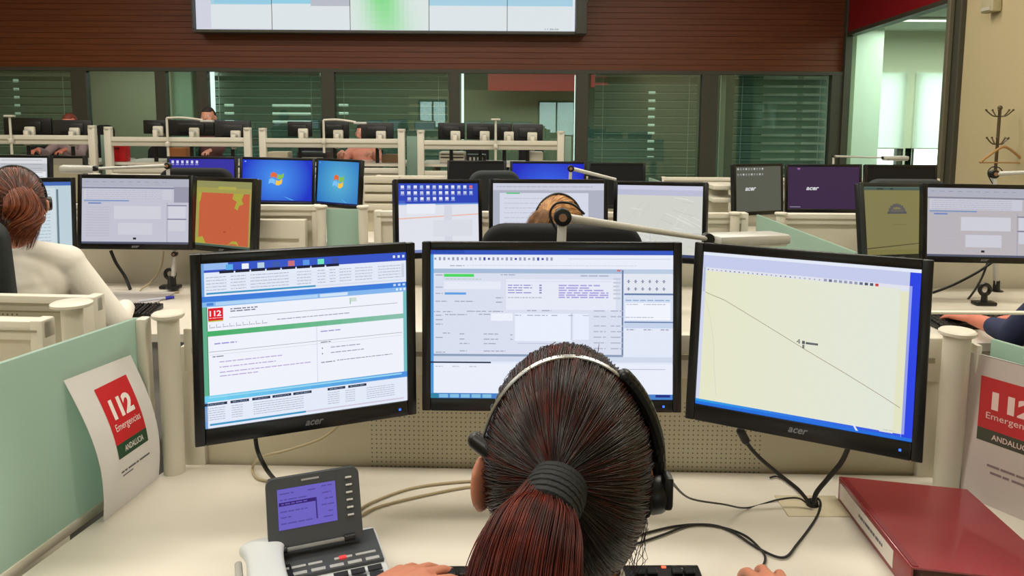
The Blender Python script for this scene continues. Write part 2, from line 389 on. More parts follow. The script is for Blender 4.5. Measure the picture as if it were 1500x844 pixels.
# venetian blinds just behind the glazing
SLAT = mat('slat_grey_green', (120, 146, 134), 0.4, metal=0.1)
SLATD = mat('light_line_and_rail', (206, 220, 208), 0.4)
GAPGLOW = mat('painted_gap_light', (240, 244, 240), 0.5, emit=(240, 248, 244), estr=1.9)
def blind(a, b, y0, y1, label, gapw=None):
    root = empty('venetian_blind', label, 'blind', at((a+b)/2, y1, 11.22), group='wide slat blinds behind the glazing')
    o = Vector(root.location); p0 = at(a, y1, 11.22)-o; p1 = at(b, y0, 11.22)-o; w = p1.x-p0.x; zt = at((a+b)/2, y0, 11.22).z-o.z
    s = MB(); z = -0.9; n = 0
    while z < zt-0.05:
        s.box((0, 0, z), (w, 0.006, 0.086), SLAT, rot=(R(-24), 0, 0)); s.box((0, -0.026, z+0.05), (w, 0.012, 0.008), SLATD); z += 0.117  # pale bars paint the thin lines of light between the slats
    s.build('slats', root, smooth_=False)
    h = MB(); h.box((0, 0, zt-0.01), (w, 0.06, 0.05), SLATD, bev=0.006); h.build('head_rail', root)
    for f in (-.42, .42):
        c = MB(); c.cyl((w*f, -0.035, -0.9), (w*f, -0.035, zt), 0.004, 0.004, SLATD, 6); c.build('ladder_cord', root)
blind(-30, 110, 108, 270, 'grey green slatted blind behind the glass at the far left')
blind(316, 471, 108, 270, 'grey green slatted blind behind the window right of the white light strip')
blind(494, 656, 108, 270, 'grey green slatted blind behind the window below the screen wall middle')
blind(866, 1019, 108, 275, 'grey green slatted blind behind the window under the right corner of the screen wall')
blind(1066, 1208, 108, 278, 'grey green slatted blind behind the last window before the bright side office')
for (a, b, y0, y1, lb) in [(308.5, 313.5, 103, 165, 'painted bright strip of daylight at the left edge of a slatted window'), (676, 679.5, 108, 205, 'thin bright vertical strip beside the middle mullion'),
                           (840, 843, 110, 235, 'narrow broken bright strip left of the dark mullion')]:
    q = bx_px('', a, b, y0, y1, 11.12, 0.02, GAPGLOW); o = q.build('painted_daylight_strip', smooth_=False); o['kind'] = 'structure'  # solid glowing strips that paint daylight leaking past the blind edges
m = bx_px('', 1050, 1064, 107, 290, 11.2, 0.03, mat('pale_roller', (190, 204, 190), .8)); struct('trim_4', m)
# ---------------- right side: glazed side office, red fascia, dark column, beige wall
def wx(Y): return 4.68-0.105*(11-Y)
def wallseg(y0, y1, z0, z1, mm, th=0.12, off=0.0):
    q = MB(); q.prism([(wx(y0)+off, y0), (wx(y0)+off+th, y0), (wx(y1)+off+th, y1), (wx(y1)+off, y1)], z0, z1, mm); return q
YC = 7.6
struct('wall_right', wallseg(-4.0, YC-0.05, 0, CEIL, WALLM))
m = wallseg(YC, YB+.05, 2.74, CEIL, REDP); struct('wall_right_fascia', m)
m = wallseg(YC, YB+.05, 2.70, 2.75, FRAME, 0.14, -0.01); struct('trim_5', m)
m = wallseg(YC+.02, YB, 0.02, 2.7, glass_mat('side_glass', (236, 246, 238), 0.04), 0.012, 0.05); struct('window_30', m)
m = MB(); x = wx(YC)
m.box((x+0.03, YC, CEIL/2), (0.20, 0.10, CEIL), FRAME, bev=0.01); m.box((x-0.03, YC-0.10, CEIL/2), (0.08, 0.10, CEIL), FRAME, bev=0.01); m.box((x-0.10, YC-0.03, CEIL/2), (0.05, 0.06, CEIL), mat('frame_edge', (108, 104, 84), .5), bev=0.008)
struct('trim_6', m)
m = MB(); m.box((4.70, YB-0.02, CEIL/2), (0.10, 0.14, CEIL), FRAME, bev=0.006); struct('trim_7', m)
# side office shell
YS = 12.6
m = MB()
m.box((7.0, YS, 0.22), (4.8, 0.12, 0.44), GREENW)
wl0, wl1, wr0, wr1 = at(1276, 160, YS).x, at(1322, 160, YS).x, at(1337, 160, YS).x, at(1400, 160, YS).x
zt = at(1330, 108, YS).z; zb = 0.44
m.box((7.0, YS, (zt+2.95)/2), (4.8, 0.12, 2.95-zt), GREENW)
m.box(((4.6+wl0)/2, YS, (zb+zt)/2), (wl0-4.6, 0.12, zt-zb), GREENW)
m.box(((wl1+wr0)/2, YS, (zb+zt)/2), (wr0-wl1, 0.12, zt-zb), GREENW)
m.box(((wr1+9.4)/2, YS, (zb+zt)/2), (9.4-wr1, 0.12, zt-zb), GREENW)
struct('wall_side_office', m)
m = MB(); m.box((9.4, 9.0, 1.5), (0.1, 7.4, 3.0), GREENW); struct('wall_side_office_right', m)
m = MB(); m.box((7.0, 5.4, 1.5), (4.9, 0.1, 3.0), GREENW); struct('wall_side_office_near', m)
m = MB(); m.box((7.18, 9.0, 3.0), (4.72, 7.4, 0.1), mat('office_ceiling', (196, 204, 190), .8)); struct('ceiling_side_office', m)
m = MB(); p = at(1262, 150, 12.0); m.box((p.x-0.12, 12.0, 1.45), (0.40, 0.9, 2.9), mat('mint_panel', (212, 228, 214), .5)); struct('wall_mint_panel', m)
for i, (a, b, nm) in enumerate([(wl0, wl1, 'left'), (wr0, wr1, 'right')]):
    q = MB(); q.box(((a+b)/2, YS+0.02, zb+0.02), (b-a, 0.08, 0.04), FRAME); q.box((b-0.03 if i == 0 else a+0.03, YS+0.02, (zb+zt)/2), (0.06, 0.06, zt-zb), FRAME)
    z0 = at(1330, 217, YS).z
    q.box((b-.03 if i == 0 else a-.06, YS-.01, (zb+z0)/2), (.10, .10, z0-zb), FRAME)
    struct('window_%d' % (31+i), q)
    z0 = at(1330, 217, YS).z
    root = empty('roller_blind', '%s of the two glowing white roller blinds in the bright side office' % nm, 'blind', ((a+b)/2, YS-0.09, z0), group='white roller blinds')
    s = MB(); s.quad([(-(b-a)/2-.02, 0, 0), ((b-a)/2+.02, 0, 0), ((b-a)/2+.02, 0, zt-z0+.02), (-(b-a)/2-.02, 0, zt-z0+.02)], shade_mat()); s.build('cloth', root, smooth_=False)
    s = MB(); s.cyl((-(b-a)/2, 0, 0), ((b-a)/2, 0, 0), 0.012, 0.012, ALU, 10); s.build('bottom_bar', root)
for i, (px, py, lb) in enumerate([(1345, 28, 'lower of the two bright tube lights on the side office ceiling'), (1412, 5, 'upper bright tube light on the side office ceiling near the dark post')]):
    p = atz(px, py, 2.93); root = empty('tube_light', lb, 'ceiling light', (p.x, p.y, 2.93), group='tube lights in the side office')
    s = MB(); s.box((0, 0, 0), (0.95, 0.16, 0.03), mat('lamp_tray', (230, 230, 226), .4), bev=0.006); s.build('tray', root)
    s = MB(); s.box((0, 0, -0.022), (0.9, 0.10, 0.016), mat('tube_glow', (240, 240, 235), .4, emit=(250, 250, 240), estr=1.6), bev=0.004); s.build('tube', root)
# main ceiling luminaires (the room's lamps, above the frame)
for i, (x, y) in enumerate(LAMPS):
    root = empty('ceiling_luminaire', 'long white ceiling luminaire over the %s, %s' % ({1.6: 'near desks', 4.4: 'third row', 7.2: 'aisle before the far row', -1.2: 'floor behind the camera'}[y], {-5.2: 'left', -1.6: 'middle', 1.9: 'right'}[x]), 'ceiling light', (x, y, CEIL), group='ceiling luminaires of the hall')
    s = MB(); s.box((0, 0, -0.04), (2.46, 0.56, 0.07), mat('luminaire_body', (220, 218, 210), .5), bev=0.01); s.build('body', root)
    s = MB(); s.box((0, 0, -0.08), (2.36, 0.46, 0.012), mat('luminaire_glow', (240, 236, 220), .5, emit=(255, 246, 226), estr=2.0)); s.build('diffuser', root)
# small box high on the beige wall
p = at(1430, 8, 6.9); m = MB(); m.box((wx(6.9)-0.05, 6.9, p.z), (0.08, 0.18, 0.12), mat('wall_unit', (188, 178, 144), .5), bev=0.012); m.box((wx(6.9)-0.095, 6.9, p.z-0.03), (0.01, 0.12, 0.03), CREAM)
tag(m.build('wall_unit'), 'small cream box mounted high on the beige wall by the dark column', 'wall box')
# ================================================================== VIDEO WALL
YV = 10.72
xs = [at(q, 20, YV).x for q in (285, 397, 512, 628, 743, 843)]; zv = at(560, 45, YV).z; hh = 0.82
root = empty('video_wall', 'giant screen wall of joined panels mounted high on the timber cladding', 'screen wall', ((xs[0]+xs[-1])/2, YV, zv))
o = Vector(root.location)
VG = mat('video_frame_grey', (92, 92, 88), 0.5, metal=0.2)
f = MB(); x0, x1 = xs[0]-o.x, xs[-1]-o.x; H = 1.44
f.box(((x0+x1)/2, 0.17, H/2), (x1-x0, 0.26, H), mat('video_back', (50, 50, 48), .6))
f.box((x1+0.075, 0.06, H/2-0.01), (0.15, 0.36, H+0.05), VG, bev=0.01); f.box((x0-0.012, 0.10, H/2), (0.024, 0.3, H), VG, bev=0.004)
f.box(((x0+x1)/2+.06, 0.10, -0.02), (x1-x0+0.16, 0.30, 0.04), VG, bev=0.006)
f.build('frame', root)
def vpanel(i, j):
    a, b = xs[i]-o.x+0.004, xs[i+1]-o.x-0.004; z0 = j*0.72+0.004; z1 = z0+0.712; w = b-a; h = z1-z0
    S = Screen(w, h, 1.0)
    S.rect(0, 0, 1, 1, (218, 226, 230)); S.up()
    S.rect(0, 0, 1, .52, (164, 206, 224)) if j == 0 and i in (0, 3, 4) else None
    if j == 0 and i == 0: S.up(); S.rect(0, 0, .10, 1, (190, 196, 206)); S.rect(0, 0, .2, 1, (206, 208, 222)); S.rect(.25, .2, 1, .5, (146, 200, 224)); S.rect(0, .97, 1, 1, (214, 214, 228))
    if j == 0 and i == 1: S.rect(0, 0, .6, .50, (146, 204, 226)); S.rect(.5, .40, 1, .54, (182, 186, 196))
    if j == 0 and i == 2:
        S.up(); N_ = 16
        for k in range(N_):
            for q in range(8):
                t = (k+.5)/N_; v = (q+.5)/8; g = math.exp(-((t-.36-.12*v)/(.20+.06*v))**2)*(1.0-.55*v); S.rect(k/N_, q/8, (k+1)/N_, (q+1)/8, (int(218-110*g), int(228-12*g), int(226-112*g)))
    if j == 0 and i == 4:
        S.up(); S.text('11:30:50', .66, .955, .2, .03, (70, 74, 84)); S.rect(.965, 0, 1, 1, (224, 228, 236))
    if j == 0: S.up(); S.rect(0, .985, 1, 1, (196, 204, 214))
    so = S.mb.build('display_panel', root, loc=((a+b)/2, 0.035, (z0+z1)/2), smooth_=False, fixn=False)
    if (i, j) == (2, 0): so['label'] = 'lit panel with a soft green column'
for j in range(2):
    for i in range(5): vpanel(i, j)
f = MB(); p = at(857, 2, YV); f.cyl((p.x-o.x, 0.02, p.z-o.z), (p.x-o.x, -0.06, p.z-o.z), 0.05, 0.045, VG, 16); f.build('sensor', root)
# ================================================================== COAT STAND
p = at(1465, 158, 6.4)
root = empty('coat_stand', 'thin metal coat stand against the beige wall', 'coat stand', (p.x, 6.4, 0))
BR = mat('bronze_metal', (98, 84, 62), 0.4, metal=0.5); zt_ = p.z
m = MB(); m.cyl((0, 0, 0.03), (0, 0, zt_-0.01), 0.014, 0.012, BR, 14); m.ball((0, 0, zt_), 0.02, BR); m.build('pole', root)
m = MB(); m.lathe([(0, 0), (0.13, 0), (0.13, 0.012), (0.03, 0.03), (0, 0.03)], BR); m.build('base', root)
for zz, rr in ((zt_-0.07, 0.10), (zt_-0.30, 0.08)):
    for k in range(5):
        a = k*2*math.pi/5+.3; c, s_ = math.cos(a), math.sin(a); h = MB()
        h.tube([(0.01*c, 0.01*s_, zz), (rr*.5*c, rr*.5*s_, zz+0.005), (rr*c, rr*s_, zz+0.05)], 0.0055, BR, 8, 5); h.ball((rr*c, rr*s_, zz+0.052), 0.009, BR); h.build('hook', root)
root = empty('clothes_hanger', 'wooden clothes hanger hanging on the metal coat stand', 'hanger', (p.x+0.02, 6.34, zt_-0.28))
WH = mat('hanger_wood', (176, 136, 84), 0.5)
m = MB(); m.tube([(-.19, 0, -.17), (-.13, 0, -.12), (-.05, 0, -.06), (0, 0, -.04), (.05, 0, -.06), (.13, 0, -.12), (.19, 0, -.17)], 0.011, WH, 8); m.cyl((-.185, 0, -.17), (.185, 0, -.17), .006, .006, WH, 8); m.build('frame', root)
m = MB(); m.tube([(0, 0, -.05), (0, 0, -.01), (.018, 0, .01), (0.01, 0, .035), (-.012, 0, .03)], 0.003, SILVER, 6); m.build('hook', root)
# ================================================================== BUILDERS FOR THE CONSOLES
def post_round(p, z0, z1, r=0.024, capr=0.036, label=None, parent=None, group='round cream posts'):
    """free-standing round post with a flat cap"""
    root = empty('round_post', label, 'post', (p[0], p[1], z0), group=group)
    m = MB(); m.cyl((0, 0, 0), (0, 0, z1-z0-0.012), r, r, CREAM2, 24); m.build('pole', root)
    m = MB(); m.lathe([(0, 0), (capr*.9, 0), (capr, .003), (capr, .009), (capr*.9, .012), (0, .012)], CREAM2, (0, 0, z1-z0-0.012)); m.build('cap', root)
    return root
def partition(a, b, z0, z1, label, th=0.03, beam=(0.10, 0.05), perf=None, lower=True, col=None, group=None, inset=False):
    """low screen: thin panel with a thick beam along its top and a flat post at each end"""
    a = Vector((a[0], a[1], 0)); b = Vector((b[0], b[1], 0)); d = b-a; L = d.length; rz = math.atan2(d.y, d.x)
    root = empty('desk_partition', label, 'partition', (a.x, a.y, z0), rz, group=group); H = z1-z0
    pm = perf or (col or CREAM)
    m = MB(); m.box((L/2, 0, (H-beam[0])/2), (L-0.02, th*.5, H-beam[0]), pm); m.build('panel', root, smooth_=False)
    m = MB(); m.box((L/2, 0, H-beam[0]/2), (L, beam[1], beam[0]), CREAM2, bev=0.004); m.box((L/2, -0.004, H-beam[0]/2), (L-0.03, beam[1], beam[0]*.12), mat('rail_slot', (150, 144, 122), .5)); m.build('rail', root)
    for x in (0.018, L-0.018):
        m = MB(); m.box((x, 0, H/2+.003), (0.036, 0.055, H), CREAM2, bev=0.006); m.build('end_post', root)
    if inset:
        m = MB(); m.box((L*.5, -0.02, H*.62), (L*.6, 0.012, H*.30), CREAM2, bev=0.004); m.box((L*.5, -0.028, H*.62), (L*.5, 0.004, H*.05), mat('rail_slot', (150, 144, 122), .5)); m.build('tray', root)
    return root
TEALG = frosted_mat('frosted_teal_glass', (196, 220, 210), 0.14, 0.3)
TEALG2 = frosted_mat('frosted_teal_glass_far', (188, 214, 202), 0.15, 0.3)
EDGEG = mat('glass_edge', (120, 184, 160), 0.2)
def glass_divider(a, b, z0, z1, label, mm=None, z1b=None, group='frosted glass dividers'):
    a = Vector((a[0], a[1], 0)); b = Vector((b[0], b[1], 0)); d = b-a; L = d.length; rz = math.atan2(d.y, d.x); z1b = z1b or z1
    root = empty('glass_divider', label, 'glass divider', (a.x, a.y, z0), rz, group=group)
    m = MB(); m.prism([(0, 0), (L, 0), (L, z1b-z0), (0, z1-z0)], -0.005, 0.005, mm or TEALG, axis='y'); m.build('pane', root, smooth_=False)
    m = MB(); m.box((L*.5, 0, 0.0), (L, 0.018, 0.02), CREAM2, bev=0.003); m.build('base_rail', root)
    return root
def desk(poly, z, label, group=None, mm=None):
    c = Vector((sum(p[0] for p in poly)/len(poly), sum(p[1] for p in poly)/len(poly)))
    root = empty('desk', label, 'desk', (c.x, c.y, 0 if z < 1 else z-0.74), group=group); zz = z-root.location.z
    q = [(p[0]-c.x, p[1]-c.y) for p in poly]
    m = MB(); m.prism(q, zz-0.03, zz, mm or DESK); m.build('worktop', root, smooth_=False)
    xs_ = [p[0] for p in q]; ys_ = [p[1] for p in q]
    for x in (min(xs_)*.8, max(xs_)*.8):
        m = MB(); m.box((x, sum(ys_)/len(ys_), (zz-0.03)/2), (0.04, (max(ys_)-min(ys_))*.7, zz-0.03), CREAM, bev=0.004); m.build('leg', root)
    return root
def chair(x, y, z0, yaw, label, topz=1.10, mm=None, w=0.50, group='office chairs', bh=0.55):
    mm = mm or FABRIC
    root = empty('office_chair', label, 'chair', (x, y, z0), R(yaw), group=group)
    m = MB(); m.box((0, 0, 0.44), (0.48, 0.46, 0.08), mm, bev=0.035, seg=3); m.build('seat', root)
    m = MB(); t = bmesh.new(); bmesh.ops.create_cube(t, size=1.0); bmesh.ops.scale(t, vec=(w, 0.07, bh), verts=t.verts)
    es = [e for e in t.edges if abs(e.verts[0].co.y-e.verts[1].co.y) > 0.01]
    bmesh.ops.bevel(t, geom=es, offset=0.075, segments=6, profile=0.5, affect='EDGES')
    es = [e for e in t.edges if abs(abs(e.verts[0].co.y)-0.035) < 1e-4 and abs(e.verts[0].co.y-e.verts[1].co.y) < 1e-4]
    bmesh.ops.bevel(t, geom=es, offset=0.02, segments=3, profile=0.5, affect='EDGES')
    m._merge(t, mm, (0, -0.27, topz-bh/2), (R(8), 0, 0)); m.build('backrest', root)
    m = MB(); m.tube([(0, -0.05, 0.38), (0, -0.26, 0.40), (0, -0.33, 0.52), (0, -0.31, topz-bh*.5)], 0.02, DARK, 8); m.cyl((0, 0, 0.10), (0, 0, 0.40), 0.028, 0.022, DARK, 16); m.build('column', root)
    for k in range(5):
        a = k*2*math.pi/5+.3; m = MB(); m.cap((0, 0, 0.11), (0.28*math.cos(a), 0.28*math.sin(a), 0.075), 0.024, 0.016, DARK, 10)
        lg = m.build('leg', root); m = MB(); cx, cy = 0.28*math.cos(a), 0.28*math.sin(a); m.cyl((cx-0.02, cy, 0.028), (cx+0.02, cy, 0.028), 0.028, 0.028, BLACK, 16, 0.004); m.build('caster', lg)
    for s in (-1, 1):
        m = MB(); m.tube([(s*.22, -.05, .40), (s*.29, -.05, .44), (s*.29, -.04, .63)], .014, DARK, 8); m.box((s*.29, .02, .645), (.06, .26, .03), DARK, bev=.012); m.build('armrest', root)
    return root
# ================================================================== NEAR CONSOLE
NP = perforated('perforated_near', (200, 192, 168), 0.42, 1.32, 0.025, 0.20, 0.0108, 0.17)
A = (-0.745, 1.715); B = (0.96, 1.675)
root = empty('desk_partition', 'low cream partition with a perforated middle behind the three near monitors', 'partition', (A[0], A[1], 0.70), math.atan2(B[1]-A[1], B[0]-A[0]))
L = (Vector(B)-Vector(A)).length
m = MB(); m.box((L/2, 0, 0.14), (L, 0.02, 0.28), NP); m.build('panel', root, smooth_=False)
m = MB(); m.box((L/2, -0.01, 0.315), (L-0.02, 0.055, 0.10), CREAM2, bev=0.004); m.box((L/2, -0.039, 0.315), (L-.06, 0.004, 0.012), mat('rail_slot', (150, 144, 122), .5)); m.build('rail', root)
for x in (0.02, L-0.02):
    m = MB(); m.box((x, 0.0, 0.12), (0.05, 0.05, 0.40), CREAM2, bev=0.005); m.build('end_post', root)
desk([(-0.90, 0.98), (-0.34, 0.92), (0.34, 0.92), (1.16, 0.98), (1.0, 1.655), (-0.775, 1.695)], 0.74, 'cream desk of the operator in front, nearest worktop')
post_round((-0.757, 1.655), 0.74, 1.108, 0.023, 0.034, 'round cream post at the left end of the near desk')
post_round((0.953, 1.60), 0.74, 1.095, 0.027, 0.037, 'round cream post at the right end of the near desk')
m = MB(); m.box((-0.805, 1.64, 0.92), (0.024, 0.03, 0.36), CREAM2, bev=0.005); tag(m.build('flat_post'), 'slim flat cream upright clamping the left glass beside the round post', 'post')
m = MB(); m.box((0.994, 1.60, 0.90), (0.012, 0.03, 0.33), CREAM2, bev=0.003); tag(m.build('flat_post'), 'slim flat upright right of the round post at the near desk', 'post')
glass_divider((-0.818, 1.64), (-0.915, 1.0), 0.745, 1.10, 'frosted green glass divider at the left of the near desk', z1b=1.13)
glass_divider((1.03, 1.60), (1.22, 1.0), 0.745, 1.075, 'frosted green glass divider at the right behind the leaning folder', TEALG2, z1b=1.09)
# ---- neighbour console left of the glass
LP = perforated('perforated_left', (200, 194, 172), 0.6, 0.95, 0.24, 0.28, 0.014, 0.2)
partition((-2.35, 2.20), (-1.165, 2.13), 0.70, 1.03, 'cream partition with small holes behind the left glass divider', perf=LP, beam=(0.045, 0.03))
partition((-2.2, 2.02), (-1.215, 1.97), 0.70, 1.005, 'lower cream rail partition in front of the perforated one at the left edge', beam=(0.05, 0.05))
post_round((-1.135, 1.94), 0.60, 1.06, 0.026, 0.05, 'wide capped cream post behind the left glass divider')
desk([(-2.3, 1.2), (-1.05, 1.2), (-1.02, 1.95), (-2.3, 2.0)], 0.74, 'cream neighbouring desk seen through the left glass')
# ---- neighbour console right
desk([(1.25, 1.05), (2.6, 1.05), (2.6, 2.0), (1.06, 2.0), (1.10, 1.62)], 0.74, 'cream neighbouring desk right of the leaning folder')
root = empty('desk_rail', 'thin white rail crossing behind the right post at the right edge', 'rail', (1.06, 2.05, 0.70))
m = MB(); m.box((0.55, 0, 0.318), (1.2, 0.02, 0.008), CREAM2, bev=0.003); m.build('rail', root)
for x in (0.62, 1.12):
    m = MB(); m.box((x, 0, 0.15), (0.03, 0.03, 0.33), CREAM2, bev=0.004); m.build('end_post', root)
root = empty('glass_divider', 'pale green glass corner behind the top of the leaning folder', 'glass divider', (1.17, 1.66, 0.745), R(20), group='frosted glass dividers')
m = MB(); m.box((0.2, 0, 0.13), (0.4, 0.008, 0.28), TEALG2); m.build('pane', root, smooth_=False)
m = MB(); m.box((0.2, 0, 0.0), (0.4, 0.02, 0.02), CREAM2, bev=0.003); m.build('base_rail', root)
# ================================================================== ROW TWO CONSOLES
P2 = perforated('perforated_row', (198, 190, 166), 0.3, 1.5, 0.06, 0.24, 0.02, 0.22)
Y2 = 3.66
partition((-2.85, Y2), (-0.92, Y2), 0.62, 1.115, 'cream partition behind the monitors of the woman in white', perf=None, inset=False, beam=(0.05, 0.05))
root = empty('cable_tray', 'cream tray with a slot fixed to the partition left of the middle desks', 'tray', (-1.02, Y2-0.07, 0.98))
m = MB(); m.box((-0.12, 0, 0), (0.34, 0.05, 0.15), CREAM2, bev=0.004); m.build('body', root)
m = MB(); m.box((-0.10, -0.027, -0.02), (0.24, 0.004, 0.012), mat('rail_slot', (150, 144, 122), .5)); m.build('slot', root)
partition((-0.66, Y2), (1.13, Y2), 0.62, 1.09, 'cream partition behind the three middle row monitors', beam=(0.05, 0.05))
partition((1.28, Y2), (3.1, Y2), 0.62, 1.09, 'cream partition behind the tilted olive monitor and its wide neighbour', beam=(0.05, 0.05))
for i, (px, lb) in enumerate([(472, 'cream post where the left partition meets the teal glass'), (533, 'cream post left of the middle row monitors'), (1075, 'short white post beside the lamp head'), (1142, 'short white post right of the lamp head')]):
    p = at(px, 315, Y2-0.03); post_round((p.x, Y2-0.05), 0.62, 1.12-0.02*(i > 1), 0.022, 0.03, lb)
glass_divider((-0.885, Y2-.02), (-0.70, Y2-.02), 0.62, 1.10, 'teal glass pane between the left and middle partitions of the second row', TEALG2)
glass_divider((1.16, Y2-0.06), (1.25, 2.75), 0.74, 1.09, 'teal glass divider under the pale lamp head', TEALG2, z1b=1.06)
desk([(-2.9, 2.75), (-0.81, 2.75), (-0.85, 3.60), (-2.85, 3.60)], 0.74, 'desk of the woman in white, left in the second row', group='second row desks')
desk([(-0.75, 2.75), (1.15, 2.75), (1.12, 3.60), (-0.65, 3.60)], 0.74, 'desk hidden behind the middle near monitor, second row centre', group='second row desks')
desk([(1.23, 2.70), (3.3, 2.70), (3.15, 3.60), (1.15, 3.60)], 0.74, 'desk with the hands on a keyboard, right in the second row', group='second row desks')
# ================================================================== ROW THREE CONSOLES
Y3 = 5.75
for i, (a, b, lb) in enumerate([(-4.9, -3.1, 'cream partition of the third row at the far left'), (-3.0, -1.15, 'cream partition of the third row behind the blue desktop monitors'),
                                (-1.02, 0.95, 'ribbed cream partition of the third row between the blue monitors and the middle'), (1.12, 3.2, 'cream partition of the third row behind the grey and purple screens')]):
    partition((a, Y3), (b, Y3), 0.62, 1.10, lb, beam=(0.05, 0.05), inset=True)
    desk([(a, 4.85), (b+.09, 4.85), (b+.09, Y3-.06), (a, Y3-.06)], 0.74, lb.replace('partition', 'desk'), group='third row desks')
p = at(529, 260, 5.2); q = at(582, 260, 5.2); SHELFM = mat('shelf_cream', (186, 178, 154), .5)
root = empty('shelf_unit', 'cream cabinet with flat horizontal boards right of the small teal blue monitor', 'shelf', ((p.x+q.x)/2, 5.2, 0)); w_ = q.x-p.x
m = MB(); m.box((0, .12, p.z/2-.02), (w_, .02, p.z-.04), SHELFM); m.build('back_panel', root)
for y0 in (260, 273, 287, 301):
    zz = at(540, y0, 5.2).z; m = MB(); m.box((0, 0.10, zz-.022), (w_, .035, .048), CREAM, bev=.004); m.build('board', root)
m = MB(); m.box((0, .03, .04), (w_, .2, .08), SHELFM, bev=.004); m.build('plinth', root)
glass_divider((1.02, Y3-0.06), (1.06, 4.95), 0.74, 1.10, 'teal glass divider left of the grey third row screen', TEALG2)
for i, (a, b, y0, Y, lb) in enumerate([(1037, 1076, 268, 5.3, 'white shelf end left of the grey third row screen'), (1036, 1076, 286, 5.28, 'lower white shelf end left of the grey third row screen')]):
    p = at(a, y0, Y); q = at(b, y0, Y); m = MB(); m.box(((p.x+q.x)/2, Y, p.z-0.02), (q.x-p.x, 0.3, 0.03), CREAM2, bev=0.005); m.box(((p.x+q.x)/2, Y+.1, p.z-0.10), (q.x-p.x-.03, 0.03, 0.14), CREAM, bev=0.005)
    tag(m.build('shelf_board'), lb, 'shelf', 'white shelf ends')
# ================================================================== FAR ROW ON ITS PLATFORM
PZ = 0.32
m = MB(); m.box((-2.6, 9.35, PZ/2), (12.5, 3.1, PZ), FLOORM); m.box((-2.6, 7.79, PZ/2), (12.5, 0.02, PZ), WOOD); struct('floor_platform', m)
YF = 8.45
def far_frame(x0, x1, ytop, label, ylow=245, lowbar=True):
    a = at(x0, ytop, YF); b = at(x1, ytop, YF); zl = at(x0, ylow, YF).z
    root = empty('console_rail', label, 'console rail', (a.x, YF, PZ), group='cream console rails of the far row'); L = b.x-a.x; zt_ = a.z-PZ
    m = MB(); m.box((L/2, 0, zt_-0.06), (L, 0.06, 0.10), CREAM2, bev=0.006); m.box((L/2, -0.032, zt_-0.06), (L-.1, .004, .012), mat('rail_slot', (150, 144, 122), .5)); m.build('rail', root)
    for x in (0.035, L-0.035):
        m = MB(); m.box((x, -0.01, (zt_+0.08)/2), (0.075, 0.07, zt_+0.08), CREAM2, bev=0.01); m.cyl((x, -0.01, zt_+0.07), (x, -0.01, zt_+0.10), 0.045, 0.045, CREAM2, 16, 0.004); m.build('end_post', root)
    if lowbar:
        m = MB(); m.box((L/2, 0, zl-PZ-0.03), (L-0.1, 0.05, 0.06), CREAM2, bev=0.006); m.build('lower_rail', root)
    m = MB(); m.box((L/2, 0.01, (zl-PZ)/2-0.03), (L-0.1, 0.02, zl-PZ-0.06), CREAM); m.build('panel', root)
    desk([(a.x, YF+.05), (b.x, YF+.05), (b.x, YF+.85), (a.x, YF+.85)], 0.70+PZ, label.replace('rail', 'desk'), group='far row desks')
    return a.x, b.x
far_frame(-40, 141, 196, 'cream console rail of the far row at the left edge', 250)
far_frame(155, 368, 199, 'cream console rail of the far row with the red case')
far_frame(381, 593, 201, 'cream console rail of the far row in the middle left')
far_frame(612, 826, 204, 'cream console rail of the far row right of the middle', 250)
for i, (px0, px1, y0, y1, lb) in enumerate([(141, 157, 198, 240, 'grey green glass divider left of the red case in the far row'), (594, 612, 200, 248, 'mint glass divider between the two middle far row consoles'), (828, 838, 200, 240, 'pale glass divider at the right end of the far row')]):
    p = at(px0, y1, YF); q = at(px1, y0, YF); root = empty('glass_divider', lb, 'glass divider', ((p.x+q.x)/2, YF+.02, PZ), group='frosted glass dividers')
    m = MB(); m.box((0, 0.1, (q.z-PZ)/2), (q.x-p.x, 0.01, q.z-PZ), TEALG2); m.build('pane', root, smooth_=False)
    m = MB(); m.box((0, 0.1, 0.02), (q.x-p.x, 0.04, 0.04), CREAM2); m.build('base_rail', root)
def far_monitor(x0, x1, y0, y1, label, col=None, rx=0, Y=None):
    Y = Y or YF+0.22; a = at(x0, y1, Y); b = at(x1, y0, Y); w = b.x-a.x; h = b.z-a.z
    root = empty('monitor', label, 'monitor', ((a.x+b.x)/2, Y, (a.z+b.z)/2), group='monitors of the far row seen from behind', rot=(R(rx), 0, math.pi))
    m = MB(); m.box((0, 0.03, 0), (w, 0.035, h), col or BLACK, bev=0.008); m.box((0, 0.05, 0), (w*.6, 0.03, h*.6), col or BLACK, bev=0.012); m.build('housing', root)
    m = MB(); m.quad([(-w/2+.015, 0.0118, -h/2+.02), (w/2-.015, 0.0118, -h/2+.02), (w/2-.015, 0.0118, h/2-.015), (-w/2+.015, 0.0118, h/2-.015)], glow((190, 200, 225), .7)); m.build('screen', root, smooth_=False)
    m = MB(); m.box((-0.05, 0.085, -h*.28), (0.11, 0.04, 0.11), CREAM2, bev=0.012); m.cyl((-0.05, 0.105, -h*.28), (-0.05, 0.16, -h*.28), 0.03, 0.03, ALU, 16); m.box((-0.05, 0.15, -h*.28-0.07), (0.05, 0.05, 0.16), CREAM2, bev=0.01); m.cyl((0, .05, -h*.3), (0, .05, 1.022-root.location.z), .018, .022, BLACK, 12); m.build('bracket', root)
    return root
G2 = mat('dim_black_plastic', (34, 34, 36), 0.4)
